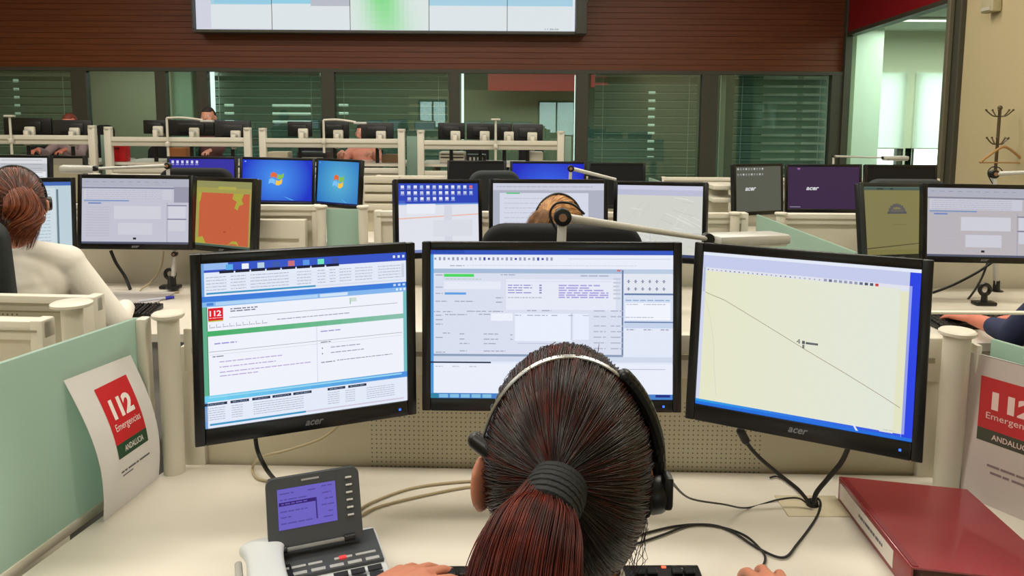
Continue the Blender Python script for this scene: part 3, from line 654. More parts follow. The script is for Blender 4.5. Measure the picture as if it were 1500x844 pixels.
for a in [(10, 78, 173, 198, 'black monitor back leftmost in the far row'), (81, 137, 176, 199, 'charcoal monitor back second from left in the far row', G2),
          (213, 247, 176, 196, 'narrow black monitor back left of the seated man'), (250, 315, 176, 199, 'black monitor back hiding the chin of the far man'), (317, 368, 177, 204, 'charcoal monitor back right of the far man', G2),
          (423, 458, 178, 200, 'small black monitor back left of the lamp pole in the far row'), (471, 512, 177, 203, 'black monitor back right of the lamp pole in the far row'), (530, 577, 180, 204, 'charcoal monitor back beside the mint glass divider', G2),
          (642, 681, 180, 204, 'black monitor back just right of the mint glass divider'), (684, 724, 181, 204, 'black monitor back left of the tall white stand'), (728, 750, 181, 205, 'narrow black monitor back right of the tall white stand'), (751, 795, 182, 206, 'charcoal monitor back at the right end of the far row', G2)]:
    far_monitor(*a)
for px, y0, y1, hx, lb in [(18, 170, 226, 0, 'white lamp pole at the far left of the far row'), (247, 173, 232, 50, 'white far row lamp whose arm reaches over the monitor of the man'), (475, 176, 224, 45, 'white far row lamp with its head reaching right, above the middle left console'), (726, 175, 236, 0, 'tall white stand with a small flat top in the far row')]:
    b = at(px, y1, YF-.06); t = at(px, y0, YF-.06); root = empty('console_lamp', lb, 'lamp', (b.x, YF-.065, b.z), group='white lamps of the far row'); h = t.z-b.z
    m = MB(); m.cyl((0, 0, 0), (0, 0, h), 0.014, 0.012, CREAM2, 12); m.build('pole', root)
    m = MB()
    if hx: m.tube([(0, 0, h), (hx*.0035, 0, h+0.005), (hx*.0078, 0, h-0.02)], 0.012, CREAM2, 8); m.box((hx*.0078+.05, 0, h-.03), (.14, .06, .025), ALU, bev=.008)
    else: m.box((0, 0, h), (.10, .06, .02), CREAM2, bev=.006)
    m.build('lamp_head', root)
    m = MB(); m.box((0, 0.0, h*.35), (.04, .05, .05), CREAM2, bev=.006); m.build('clamp', root)
# clutter on the far row
RC = mat('red_case', (196, 14, 24), 0.45)
def px_box(name, a, b, y0, y1, Y, th, mm, label, cat, group=None, detail=None):
    p = at(a, y1, Y); q = at(b, y0, Y); p.z = 1.021; w = q.x-p.x; h = q.z-p.z; m = MB(); m.box((0, 0, h/2), (w, th, h), mm, bev=min(.012, h*.2))
    if detail: detail(m, w, h, th)
    o = m.build(name, loc=((p.x+q.x)/2, Y, p.z)); return tag(o, label, cat, group)
px_box('red_case', 165, 187, 212, 242, 8.62, 0.12, RC, 'bright red case standing on the far row console', 'case', detail=lambda m, w, h, t: (m.box((0, -t/2-.004, h*.8), (w*.3, .01, h*.06), BLACK), m.box((-w*.42, -t/2-.003, h*.5), (.01, .008, h*.9), mat('dark_red', (120, 8, 14), .5))))
px_box('printer', 440, 482, 222, 240, 8.9, 0.3, DARK, 'dark printer on the desk below the middle far row monitors', 'printer', detail=lambda m, w, h, t: m.box((0, -t/2, h*.4), (w*.8, .02, h*.12), ALU))
px_box('paper_tray', 645, 682, 222, 240, 8.8, 0.25, CREAM2, 'cream paper tray right of the mint divider in the far row', 'tray', detail=lambda m, w, h, t: (m.box((0, -t/2, h*.5), (w*.9, .01, h*.1), DARK), m.box((0, -t/2, h*.8), (w*.9, .01, h*.06), DARK)))
px_box('desk_phone', 684, 712, 226, 240, 8.75, 0.2, BLACK, 'black telephone with white keys in the far row', 'telephone', detail=lambda m, w, h, t: [m.box((-w*.3+k*w*.2, -t/2-.003, h*.5), (w*.1, .008, h*.4), ALU) for k in range(4)])
px_box('document_tray', 773, 795, 222, 238, 8.75, 0.2, CREAM2, 'pale document holder at the right end of the far row', 'tray')
px_box('carton', 562, 590, 226, 246, 8.8, 0.3, mat('brown_carton', (120, 96, 66), .8), 'brown carton by the mint divider in the far row', 'carton')
px_box('folder_stack', 250, 278, 216, 230, 8.75, 0.2, mat('orange_brown', (176, 112, 62), .7), 'orange brown folder lying below the seated man', 'folder')
px_box('folder_stack', 395, 425, 222, 236, 8.8, 0.2, mat('pale_paper', (206, 196, 172), .7), 'pale stack of papers in the middle left console', 'paper stack')
rr = random.Random(5)
for i, (px, y0, wpx, lb) in enumerate([(60, 214, 44, 'black office chair at the left end of the far row'), (150, 183, 28, 'rounded black chair back beside the left far row post'), (230, 214, 30, 'black chair behind the red case'), (306, 212, 34, 'black chair of the seated man in the far row'), (455, 214, 36, 'black chair in the middle left far console'), (545, 214, 30, 'black chair beside the brown carton'), (697, 210, 38, 'black chair right of the paper tray in the far row'), (778, 212, 36, 'black chair near the right end of the far row')]):
    p = at(px, y0, 9.75); chair(p.x, 9.5, PZ, 180, lb, topz=p.z-PZ, w=wpx*9.7/1125, group='black chairs of the far row', bh=0.5)
# ================================================================== SCREEN CONTENTS
GREYL = (150, 156, 172)
def p_left(s):
    rr = random.Random(11)
    s.rect(0, 0, 1, 1, (226, 233, 248)); s.up()
    s.rect(0, 0, 1, .055, (52, 84, 196)); s.rect(0, 0, .12, .04, (150, 186, 236)); s.rect(0, 0, .012, 1, (110, 160, 215)); s.up()
    for k, c in enumerate([(90, 170, 230), (235, 240, 250), (180, 205, 225), (60, 90, 170), (200, 110, 120), (90, 150, 230), (110, 225, 190), (60, 80, 160)]):
        u = .10+k*.072; s.rect(u+.01, .012, u+.042, .045, c); s.rect(u-.02, .047, u+.045, .064, (20, 24, 48))
    for u in (.93, .955, .98): s.rect(u, .018, u+.012, .035, (220, 228, 245))
    for r_ in range(5):
        for (a, b) in ((.02, .11), (.13, .20), (.22, .40), (.44, .51), (.54, .58), (.60, .63), (.65, .71), (.73, .82), (.85, .97)): s.words(a, b, .085+r_*.019, .004, (160, 166, 182), rnd=rr)
    for r_ in range(4): s.rect(.02, .095+r_*.019, .97, .0962+r_*.019, (206, 212, 226))
    s.rect(.975, .075, .99, .165, (206, 212, 226))
    s.rect(.02, .176, .53, .187, (58, 150, 196)); s.rect(.53, .178, .98, .186, (214, 220, 232))
    s.rect(0, .198, 1, .232, (58, 124, 218)); s.rect(.0, .232, 1, .262, (132, 182, 236)); s.up()
    s.rect(.06, .236, .54, .256, (176, 210, 244)); s.rect(.55, .236, .69, .256, (210, 228, 248)); s.rect(.02, .238, .05, .254, (70, 130, 210))
    for u in (.93, .955, .98): s.rect(u, .207, u+.014, .222, (190, 214, 246))
    for u in (.945, .965, .985): s.rect(u, .238, u+.01, .252, (236, 242, 250))
    s.rect(.0, .262, .018, .80, (96, 172, 140)); s.rect(.018, .262, .982, .80, (238, 241, 250)); s.rect(.982, .262, 1, .80, (120, 190, 196)); s.up()
    s.rect(.025, .27, .092, .345, (216, 24, 44)); s.rect(.025, .345, .092, .352, (190, 190, 70)); s.rect(.018, .262, .022, .80, (60, 140, 90)); s.up()
    s.text('112', .058, .302, .052, .034, (250, 236, 238), .02); s.words(.03, .088, .33, .004, (250, 200, 205), rnd=rr)
    s.words(.125, .25, .283, .007, (120, 124, 140), rnd=rr); s.words(.125, .24, .297, .007, (120, 124, 140), rnd=rr)
    s.rect(.70, .275, .735, .30, (205, 222, 210)); s.rect(.70, .275, .705, .315, (150, 180, 165)); s.rect(.12, .333, .95, .3358, (132, 138, 150))
    for k in range(9): s.rect(.03+k*.03, .368, .033+k*.03, .392, (170, 176, 190)); s.words(.035+k*.03, .055+k*.03, .387, .004, (140, 146, 160), rnd=rr)
    s.words(.34, .70, .372, .005, (146, 150, 164), rnd=rr)
    for k in range(12): s.rect(.018+k*.0804, .408, .018+(k+1)*.0804, .440, (70+6*k, 174+1.5*k, 106+6*k))
    s.rect(.53, .44, .5325, .80, (200, 206, 220)); s.rect(.025, .533, .975, .5355, (120, 130, 120)); s.rect(.025, .552, .975, .5535, (180, 186, 200))
    s.words(.05, .15, .487, .008, (160, 150, 214), rnd=rr); s.words(.55, .65, .475, .007, (160, 150, 214), rnd=rr)
    s.words(.04, .09, .565, .006, (120, 124, 140), rnd=rr); s.words(.55, .60, .545, .006, (120, 124, 140), rnd=rr)
    for k, (a, b) in enumerate([(.07, .36), (.07, .33), (.07, .50), (.07, .25)]): s.words(a, b, .60+k*.032+(.03 if k == 3 else 0)*-.3, .006, (182, 166, 214), rnd=rr)
    for k, (a, b) in enumerate([(.60, .75), (.60, .77)]): s.words(a, b, .583+k*.035, .006, (160, 156, 178), rnd=rr); s.rect(.555, .58+k*.035, .56, .588+k*.035, (90, 90, 110))
    s.words(.55, .62, .675, .006, (130, 134, 150), rnd=rr); s.words(.63, .92, .672, .005, (140, 144, 158), rnd=rr)
    for k in range(10): s.rect(k*.1, .80, (k+1)*.1, .838, (110-4*k, 206-7*k, 238-2*k))
    s.rect(.02, .806, .97, .816, (150, 215, 242)); s.up()
    for (a, b) in ((.0, .10), (.115, .2), (.215, .30), (.31, .40), (.41, .50), (.58, .67), (.685, .78)): s.rect(a, .846, b, .862, (28, 36, 66)); s.words(a+.01, b-.01, .854, .004, (160, 190, 220), rnd=rr)
    for r_ in range(6):
        for (a, b) in ((.0, .09), (.12, .17), (.22, .46), (.58, .64), (.67, .72), (.78, .93)): s.words(a, b, .878+r_*.014, .0035, (160, 166, 182), rnd=rr)
    s.rect(.02, .972, .47, .984, (58, 150, 196)); s.rect(.47, .974, .98, .982, (206, 196, 214))
def p_mid(s):
    rr = random.Random(12)
    s.rect(0, 0, 1, 1, (222, 230, 248)); s.up()
    s.rect(0, 0, 1, .03, (50, 84, 190)); s.rect(0, 0, .14, .02, (24, 56, 150)); s.rect(0, .03, .012, 1, (74, 150, 220)); s.rect(.012, .03, 1, .13, (232, 236, 248)); s.up()
    for k in range(27):
        u = .015+k*.0185; c = (70, 80, 160) if k in (11, 12, 18, 23, 24) else (150, 158, 186); hh_ = .018 if k % 3 else .012; s.rect(u, .058-hh_/2*1.2, u+.009, .058+hh_/2*1.2, c)
    s.rect(.57, .056, .99, .0585, (176, 184, 204)); s.words(.08, .14, .105, .006, (160, 166, 190), rnd=rr); s.words(.15, .85, .102, .004, (206, 210, 224), rnd=rr)
    s.rect(.012, .125, .79, .155, (166, 186, 214)); s.rect(.79, .125, 1, .155, (186, 202, 224)); s.rect(.77, .128, .785, .140, (200, 120, 130))
    s.rect(.012, .155, .79, .70, (216, 222, 238)); s.rect(.798, .155, 1, .29, (226, 230, 240)); s.rect(.79, .13, .797, .71, (110, 130, 166)); s.up()
    s.rect(.055, .160, .18, .180, (74, 214, 96)); s.words(.02, .05, .168, .007, (160, 166, 184), rnd=rr); s.words(.06, .21, .195, .004, (150, 190, 160), rnd=rr)
    s.rect(.055, .21, .29, .262, (228, 233, 246)); s.rect(.058, .285, .147, .300, (94, 160, 226)); s.words(.02, .05, .292, .006, (160, 166, 184), rnd=rr); s.words(.02, .05, .25, .006, (160, 166, 184), rnd=rr)
    for (a, b, v) in ((.02, .07, .345), (.10, .18, .345), (.27, .30, .32), (.27, .30, .35), (.29, .33, .165), (.33, .35, .165), (.01, .04, .415), (.05, .09, .415), (.15, .23, .412), (.24, .30, .412), (.06, .15, .435), (.2, .31, .432), (.02, .05, .44), (.02, .05, .47), (.02, .05, .50), (.05, .08, .56), (.02, .05, .59), (.12, .14, .565), (.22, .28, .565), (.22, .28, .60), (.12, .14, .60), (.12, .16, .63), (.22, .27, .63), (.12, .15, .68), (.22, .31, .68), (.02, .06, .69), (.33, .34, .57), (.33, .34, .60), (.40, .44, .405), (.46, .50, .405)): s.words(a, b, v, .006, (156, 162, 182), rnd=rr)
    s.rect(.31, .195, .765, .40, (228, 233, 246)); s.rect(.31, .195, .312, .40, (160, 170, 196)); s.rect(.31, .207, .75, .209, (180, 188, 208)); s.words(.62, .74, .17, .007, (160, 166, 190), rnd=rr); s.up()
    for k, v in enumerate((.235, .252, .268, .285)): s.words(.32, .38, v, .006, (132, 132, 196), rnd=rr); s.words(.385, .42, v, .006, (132, 132, 196), rnd=rr) if k != 2 else None; s.rect(.45, v-.005, .46, v+.005, (140, 140, 190))
    for k, (v, e) in enumerate(((.235, .70), (.252, .66), (.268, .72), (.285, .735), (.30, .735), (.315, .735))): s.words(.53, e, v, .009, (170, 160, 222), rnd=rr)
    s.words(.32, .46, .318, .004, (140, 144, 166), rnd=rr)
    for v in (.19, .215, .24, .265, .29, .32): s.words(.755, .785, v, .012, (196, 202, 220), rnd=rr)
    s.rect(.25, .425, .34, .475, (236, 240, 250)); s.rect(.35, .425, .58, .61, (232, 238, 252)); s.rect(.59, .425, .655, .60, (230, 236, 252)); s.rect(.582, .42, .584, .60, (176, 184, 204))
    for u in (.35, .40, .43, .46, .50, .57, .63): s.words(u, u+.025, .437, .006, (160, 170, 196), rnd=rr)
    s.rect(.36, .625, .60, .628, (170, 178, 200))
    for r_ in range(7):
        for a in (.675, .745): s.words(a, a+.05, .405+r_*.038+(.025 if r_ > 1 else 0), .008, (178, 184, 204), rnd=rr)
    s.rect(.80, .30, 1, .48, (214, 224, 242)); s.rect(.80, .286, 1, .298, (100, 122, 166)); s.rect(.805, .35, .99, .465, (240, 243, 252)); s.rect(.80, .475, 1, .484, (106, 128, 170)); s.rect(.80, .484, 1, .52, (196, 210, 234)); s.rect(.80, .52, 1, .70, (226, 232, 246)); s.up()
    for r_ in range(2):
        for k in range(6):
            u = .815+k*.029; v = .195+r_*.05; s.rect(u, v, u+.005, v+.022, (130, 136, 160)); s.rect(u-.004, v+.008, u+.009, v+.014, (150, 156, 180))
    s.words(.805, .99, .333, .008, (150, 176, 214), rnd=rr); s.words(.81, .86, .36, .004, (150, 156, 176), rnd=rr); s.words(.88, .97, .36, .004, (150, 156, 176), rnd=rr); s.words(.805, .92, .447, .004, (150, 156, 176), rnd=rr)
    for u in (.81, .88, .95): s.words(u, u+.035, .53, .006, (140, 146, 170), rnd=rr)
    s.rect(.012, .70, .795, .715, (140, 156, 186)); s.rect(.012, .715, 1, .75, (206, 216, 234)); s.rect(.0, .752, .25, .762, (26, 36, 70)); s.rect(.012, .762, 1, .965, (232, 237, 250)); s.rect(.0, .965, 1, 1, (70, 128, 200)); s.up()
    for u in (.02, .09, .16): s.words(u, u+.03, .785, .004, (160, 166, 186), rnd=rr)
    s.rect(.80, .795, .97, .799, (170, 178, 200)); s.rect(.0, .968, .03, 1, (40, 130, 160))
    for k in range(5): s.rect(.035+k*.045, .972, .072+k*.045, .996, (130, 190, 225))
    s.rect(.93, .968, .99, .985, (30, 40, 130))
def p_right(s):
    rr = random.Random(13)
    s.rect(0, 0, 1, 1, (208, 214, 236)); s.up()
    s.rect(0, .0, 1, .02, (226, 232, 246)); s.rect(0, .02, .96, .10, (196, 202, 234)); s.rect(0, .10, .955, .135, (222, 224, 236))
    s.rect(.018, .135, .965, .965, (226, 226, 196)); s.rect(.955, .02, 1, 1, (40, 66, 226)); s.rect(.955, .1, .967, .965, (150, 160, 236)); s.up()
    for k in range(16): s.rect(.02+.9/16*k, .12, .02+.9/16*(k+1), .97, (228-k*.2, 229, 200+k*1.0))
    for k in range(10): s.rect(.9/10*k*1.06, .965, .9/10*(k+1)*1.06, 1, (40+k, 156-8*k, 226))
    s.up(); s.rect(.005, .10, .015, .26, (180, 188, 214)); s.rect(0, .98, 1, 1, (30, 110, 220))
    for k in range(38):
        u = .025+k*.0225; c = (104, 110, 140) if rr.random() < .4 else (150, 156, 178)
        if k in (33, 34): c = (70, 84, 100)
        if k == 35: c = (206, 60, 60)
        if k > 35: continue
        s.rect(u, .112-(.008 if k > 24 else .003), u+(.014 if k > 24 else .006), .112+(.008 if k > 24 else .005), c)
    # thin brown line from upper left to lower right
    n = glow((150, 132, 112)); a = (.02, .262); b = (.945, .81)
    pth = [(.02, .262), (.12, .30), (.30, .41), (.50, .535), (.52, .548), (.70, .655), (.86, .755), (.945, .812)]
    for (u0, v0), (u1, v1) in zip(pth, pth[1:]): s.mb.quad([s.p(u0, v0+.0036), s.p(u1, v1+.0036), s.p(u1, v1), s.p(u0, v0)], n)
    pth = [(.02, .30), (.05, .42), (.075, .58), (.085, .74), (.105, .93)]; n2 = glow((204, 206, 190))
    for (u0, v0), (u1, v1) in zip(pth, pth[1:]): s.mb.quad([s.p(u0, v0), s.p(u0+.002, v0), s.p(u1+.002, v1), s.p(u1, v1)], n2)
    s.up(); s.text('4', .488, .505, .017, .030, (84, 88, 92)); s.rect(.505, .498, .518, .518, (90, 94, 96)); s.rect(.507, .522, .517, .545, (120, 122, 120)); s.rect(.522, .503, .578, .516, (86, 90, 94)); s.rect(.535, .507, .57, .511, (120, 124, 128))
    s.mb.quad([s.p(.765, .99), s.p(.775, .99), s.p(.757, .955), s.p(.748, .955)], glow((226, 230, 240))); s.words(.88, .93, .955, .004, (190, 192, 170), rnd=rr)
def app(seed, base=(206, 206, 222), bar=(168, 172, 196), hl=True, dim=1.0, side=True):
    def f(s):
        rr = random.Random(seed); D = lambda *c: tuple(int(x*dim) for x in c); B = tuple(int(x*dim) for x in base)
        s.rect(0, 0, 1, 1, B); s.up(); s.rect(0, 0, 1, .12, D(186, 188, 204)); s.rect(0, .13, .86, .155, D(140, 144, 164))
        for k in range(10): s.words(.03+k*.08, .07+k*.08, .05, .008, D(150, 152, 170), rnd=rr)
        s.rect(.02, .16, .84, .32, D(214, 214, 228)); s.rect(.86, .12, 1, .36, D(160, 160, 180)); s.rect(.02, .33, .44, .35, D(130, 160, 205)); s.up()
        for k in range(5): s.words(.04, .75, .185+k*.03, .007, D(176, 178, 196), rnd=rr)
        s.rect(.06, .37, .18, .39, D(110, 140, 205)); s.rect(.30, .42, .74, .62, D(220, 220, 232)); s.rect(.34, .68, .66, .86, D(218, 218, 230)); s.rect(.81, .42, .97, .60, D(222, 222, 234)); s.rect(.81, .63, .97, .80, D(218, 218, 230)); s.rect(.80, .40, .98, .415, D(126, 130, 156)); s.rect(.80, .61, .98, .625, D(126, 130, 156))
        s.rect(.795, .36, .80, .97, D(160, 160, 180)); s.rect(.02, .36, .27, .365, D(180, 180, 196))
        for k in range(12): s.words(.04, .26, .44+k*.04, .007, D(186, 188, 202), rnd=rr)
        s.up(); s.rect(.48, .905, .51, .935, D(30, 30, 38)); s.rect(0, .97, 1, 1, D(90, 96, 120))
    return f
def p_pale(s):
    rr = random.Random(21); s.rect(0, 0, 1, 1, (196, 216, 226)); s.up(); s.rect(0, 0, 1, .05, (70, 110, 190)); s.rect(.05, .08, .85, .95, (214, 228, 234)); s.up()
    for k in range(18): s.words(.1, .8, .12+k*.045, .01, (170, 190, 204), rnd=rr)
    s.rect(.86, .1, .88, .95, (110, 130, 140))
def p_red(s):
    s.rect(0, 0, 1, 1, (164, 158, 82)); s.up(); s.rect(0, 0, 1, .10, (146, 146, 92)); s.rect(.40, .08, .72, .125, (176, 170, 82)); s.rect(.06, .18, .96, .965, (198, 96, 62)); s.rect(0, .97, 1, 1, (76, 96, 84)); s.up()
    y = glow((170, 164, 62))
    for poly in ([(.68, .18), (.86, .18), (.82, .27), (.86, .33), (.78, .36), (.76, .43), (.70, .40), (.74, .30), (.66, .26)], [(0, .90), (.14, .86), (.20, .965), (0, .965)], [(.60, .965), (.68, .90), (.76, .90), (.80, .965), (.74, .94), (.66, .94)], [(.04, .18), (.10, .18), (.075, .32), (.04, .34)]):
        f = s.mb.bm.faces.new([s.mb.bm.verts.new(Vector(s.p(u, v))) for u, v in reversed(poly)]); f.material_index = s.mb.mi(y)
        if f.normal.length == 0: f.normal_update()
    s.rect(.52, .76, .56, .78, (170, 60, 48)); s.rect(.62, .69, .64, .72, (176, 90, 60))
def p_icons(s):
    rr = random.Random(31); s.rect(0, 0, 1, 1, (44, 70, 186)); s.up(); s.rect(0, .29, 1, 1, (226, 228, 238)); s.rect(0, .25, .08, .29, (70, 100, 200)); s.rect(0, .29, 1, .31, (110, 150, 220)); s.up()
    for r_ in range(3):
        for k in range(12 if r_ < 2 else 8):
            u = .03+k*.078+(.08 if r_ == 2 else 0); v = .03+r_*.085; s.rect(u, v, u+.04, v+.04, ((220, 110, 120) if (k == 11 and r_ == 0) else rr.choice([(226, 232, 248), (170, 196, 240), (196, 206, 226)]))); s.rect(u-.005, v+.048, u+.045, v+.056, (170, 180, 220))
    n = glow((236, 180, 158)); s.mb.quad([s.p(0, .515), s.p(1, .465), s.p(1, .45), s.p(0, .50)], n)
    s.rect(.10, .30, .45, .44, (236, 238, 246)); s.rect(.56, .32, .66, 1, (214, 216, 228)); s.rect(.42, .54, .92, .78, (220, 222, 232)); s.rect(0, .96, 1, 1, (120, 136, 190))
def p_form(s):
    rr = random.Random(32); s.rect(0, 0, 1, 1, (176, 180, 196)); s.up(); s.rect(0, 0, 1, .10, (206, 208, 224)); s.rect(.06, .14, .86, 1, (216, 220, 236)); s.up(); s.rect(.12, .135, .24, .155, (96, 200, 130)); s.words(.03, .9, .05, .01, (168, 172, 190), rnd=rr)
    for k in range(8): s.words(.10, .5, .22+k*.07, .01, (188, 192, 210), rnd=rr)
def p_map(s):
    rr = random.Random(33); s.rect(0, 0, 1, 1, (212, 214, 206)); s.up(); s.rect(0, 0, 1, .06, (206, 208, 232)); s.rect(0, .06, 1, .14, (190, 192, 216)); s.up()
    for k in range(46):
        u, v = rr.uniform(.02, .9), rr.uniform(.16, .94); a = rr.choice([.3, .35, 1.9, 2.0])+rr.uniform(-.2, .2); L = rr.uniform(.08, .35); du, dv = math.cos(a)*L, math.sin(a)*L; w_ = .004
        u1, v1 = min(.99, max(.01, u+du)), min(.96, max(.15, v+dv)); s.mb.quad([s.p(u, v+w_), s.p(u1, v1+w_), s.p(u1, v1-w_), s.p(u, v-w_)] if u1 > u else [s.p(u1, v1+w_), s.p(u, v+w_), s.p(u, v-w_), s.p(u1, v1-w_)], glow(rr.choice([(196, 200, 180), (226, 228, 220), (190, 196, 184)])))
    s.up(); s.rect(0, .66, 1, .668, (176, 178, 190)); s.rect(.4, .64, .41, .96, (196, 198, 206)); s.rect(0, .965, 1, 1, (60, 70, 110))
def p_olive(s):
    s.rect(0, 0, 1, 1, (134, 128, 82)); s.up(); s.rect(0, 0, 1, .05, (70, 92, 86)); s.rect(0, .0, 1, .012, (96, 112, 100)); s.up()
    for k in range(9):
        a = math.pi*(1-k/8); u = .49+.11*math.cos(a); v = .37-.10*math.sin(a); s.rect(u-.022, v-.02, u+.022, v+.03, (96, 92, 92))
    s.rect(.34, .37, .64, .40, (88, 86, 90)); s.rect(.40, .33, .58, .375, (104, 100, 92)); s.words(.42, .62, .56, .010, (112, 106, 72)); s.rect(.86, .16, .94, .175, (64, 64, 56))
    s.mb.quad([s.p(0, .915), s.p(.85, .845), s.p(.85, .835), s.p(0, .90)], glow((70, 66, 44))); s.rect(0, .93, 1, 1, (128, 122, 72)); s.rect(.2, .02, .3, .04, (40, 52, 52)); s.rect(.4, .02, .45, .04, (40, 52, 52))
def wall_grad(name, c0, c1, off=(0, 0), rad=0.28):
    if name in _m: return _m[name]
    m = mat(name, (4, 4, 6), .45, emit=c0, spec=.3); nt = m.node_tree; N = nt.nodes; L = nt.links; b = N['Principled BSDF']
    tc = N.new('ShaderNodeTexCoord'); mp = N.new('ShaderNodeMapping'); mp.inputs['Location'].default_value = (-off[0]/rad, 0, -off[1]/rad); mp.inputs['Scale'].default_value = (1/rad,)*3
    mp.vector_type = 'POINT'; ln = N.new('ShaderNodeVectorMath'); ln.operation = 'LENGTH'; cr = N.new('ShaderNodeValToRGB')
    cr.color_ramp.elements[0].color = rgb(*c0); cr.color_ramp.elements[1].color = rgb(*c1)
    L.new(tc.outputs['Object'], mp.inputs[0]); L.new(mp.outputs[0], ln.inputs[0]); L.new(ln.outputs['Value'], cr.inputs[0]); L.new(cr.outputs[0], b.inputs['Emission Color'])
    return m
def p_blue(logo=(.44, .46), c0=(70, 150, 240), c1=(14, 44, 196), nm='wallpaper_blue', rad=.24, cut=None):
    def f(s):
        s.rect(0, 0, 1, 1, wall_grad(nm, c0, c1, ((logo[0]-.5)*s.w, (.5-logo[1])*s.h), rad)); s.up()
        s.rect(0, .965, 1, 1, (20, 30, 90)); s.up()
        if not logo or cut: return
        u0, v0 = logo; a = s.h/s.w
        for (du, dv, c) in ((-1, -1, (226, 104, 54)), (1, -1, (132, 190, 76)), (-1, 1, (120, 190, 246)), (1, 1, (246, 196, 64))):
            n = 7; S0 = .082; top = []; bot = []
            for k in range(n):
                t = k/(n-1); x = (du*.50+(t-.5)*.9)*S0*2; wv = .03*math.sin((du*.5+t-.5)*math.pi*1.1+.3)
                top.append((u0+x*a+.012*-dv, v0+dv*.072-.055+wv)); bot.append((u0+x*a+.012*-dv-.008, v0+dv*.072+.055+wv))
            f_ = s.mb.bm.faces.new([s.mb.bm.verts.new(Vector(s.p(u, v))) for u, v in bot+top[::-1]]); f_.material_index = s.mb.mi(glow(c))
        s.rect(.03, .03, .055, .06, (120, 160, 230))
        s.mb.quad([s.p(.58, .86), s.p(.62, .88), s.p(.75, .96), s.p(.70, .955)], glow((90, 170, 240)))
    return f
def p_acer(col, u, v, wl, icons, foot=False):
    def f(s):
        s.rect(0, 0, 1, 1, col); s.up(); s.text('acer', u, v, wl, .075, (226, 228, 230), .03, .3)
        if icons:
            for r_ in range(2):
                for k in range(10): s.rect(.03+k*.06, .035+r_*.12, .065+k*.06, .07+r_*.12, (150, 156, 152) if (k+r_) % 3 else (206, 210, 206)); s.rect(.03+k*.06, .08+r_*.12, .07+k*.06, .087+r_*.12, (136, 140, 136))
        else: s.rect(.13, .03, .17, .07, (170, 110, 150)); s.rect(.13, .05, .15, .08, (90, 70, 160))
        if foot: s.rect(.03, .945, .18, .965, (150, 140, 160))
    return f
def p_purplebar(s):
    s.rect(0, 0, 1, 1, (50, 44, 158)); s.up()
    for k in range(6): s.rect(.03+k*.075, .04, .065+k*.075, .11, (206, 210, 236)); s.rect(.02+k*.075, .13, .07+k*.075, .15, (150, 150, 210))
def p_dark(s): s.rect(0, 0, 1, 1, (8, 9, 11))
def p_greyweb(s):
    s.rect(0, 0, 1, 1, (196, 200, 206)); s.up(); s.rect(0, 0, 1, .12, (226, 228, 232)); s.rect(.70, .30, .97, .9, (236, 238, 242)); s.up()
    for k in range(9): s.words(.03, .9, .05+k*.09, .012, (150, 156, 172))
def p_tan(s):
    s.rect(0, 0, 1, 1, (150, 136, 104)); s.up(); s.rect(.1, .5, .6, .58, (190, 160, 72)); s.rect(0, 0, 1, .15, (130, 120, 98))
# ================================================================== MONITORS
# near row (19-inch, wide, 19-inch)
G = 'near row monitors'
monitor('near left monitor showing a web page with a green band and a red 112 logo', (-0.378, 1.407, 1.123), 25.1, -2.6, 0.7, .41, .345, p_left, led=(60, 120, 255), bottom=.03)
monitor('wide near monitor behind the dark haired head, showing a form with a bright green field', (0.079, 1.480, 1.130), -1.4, -5.2, -0.4, .51, .335, p_mid, led=(60, 80, 255), bez=.017, bottom=.025)
monitor('near right monitor showing a pale yellow map crossed by one thin diagonal line', (0.531, 1.369, 1.130), -29.4, -6.8, -0.5, .41, .345, p_right, led=(60, 80, 255), bottom=.032)
# second row
monitor('pale blue screen half hidden behind the head of the woman in white', (-1.98, 3.05, 1.115), 32, -3, 1.5, .41, .345, p_pale, .9, led=None)
monitor('wide monitor with lilac grey form right of the woman in white', (-1.686, 3.415, 1.107), 1.3, -6.1, 0.4, .51, .335, app(41), .86)
monitor('turned monitor filled with an orange red map edged in olive', (-1.325, 3.50, 1.085), -30, -6, -1.2, .41, .345, p_red, .95)
monitor('second row monitor with rows of blue desktop icons over a white window', (-0.320, 3.352, 1.095), 26.7, -6.9, 1.9, .41, .345, p_icons, .97)
monitor('second row monitor with a grey form directly behind the blond head', (0.156, 3.245, 1.112), 4.1, -5.0, 0.2, .51, .335, p_form, .95)
monitor('second row monitor with a pale street map right of the blond head', (0.631, 3.270, 1.098), -27.4, -4.8, -1.6, .41, .345, p_map, .95)
monitor('tilted monitor with olive screen and small grey emblem in a thick frame', (1.722, 3.40, 1.088), 20, -10, 1.8, .41, .345, p_olive, .9, bezcol=mat('bezel_grey', (36, 42, 42), .35))
monitor('wide pinkish grey form monitor cut by the right edge of the photo', (2.004, 3.238, 1.102), -1.4, -7.1, 0.6, .51, .335, app(42, (198, 192, 198)), .84)
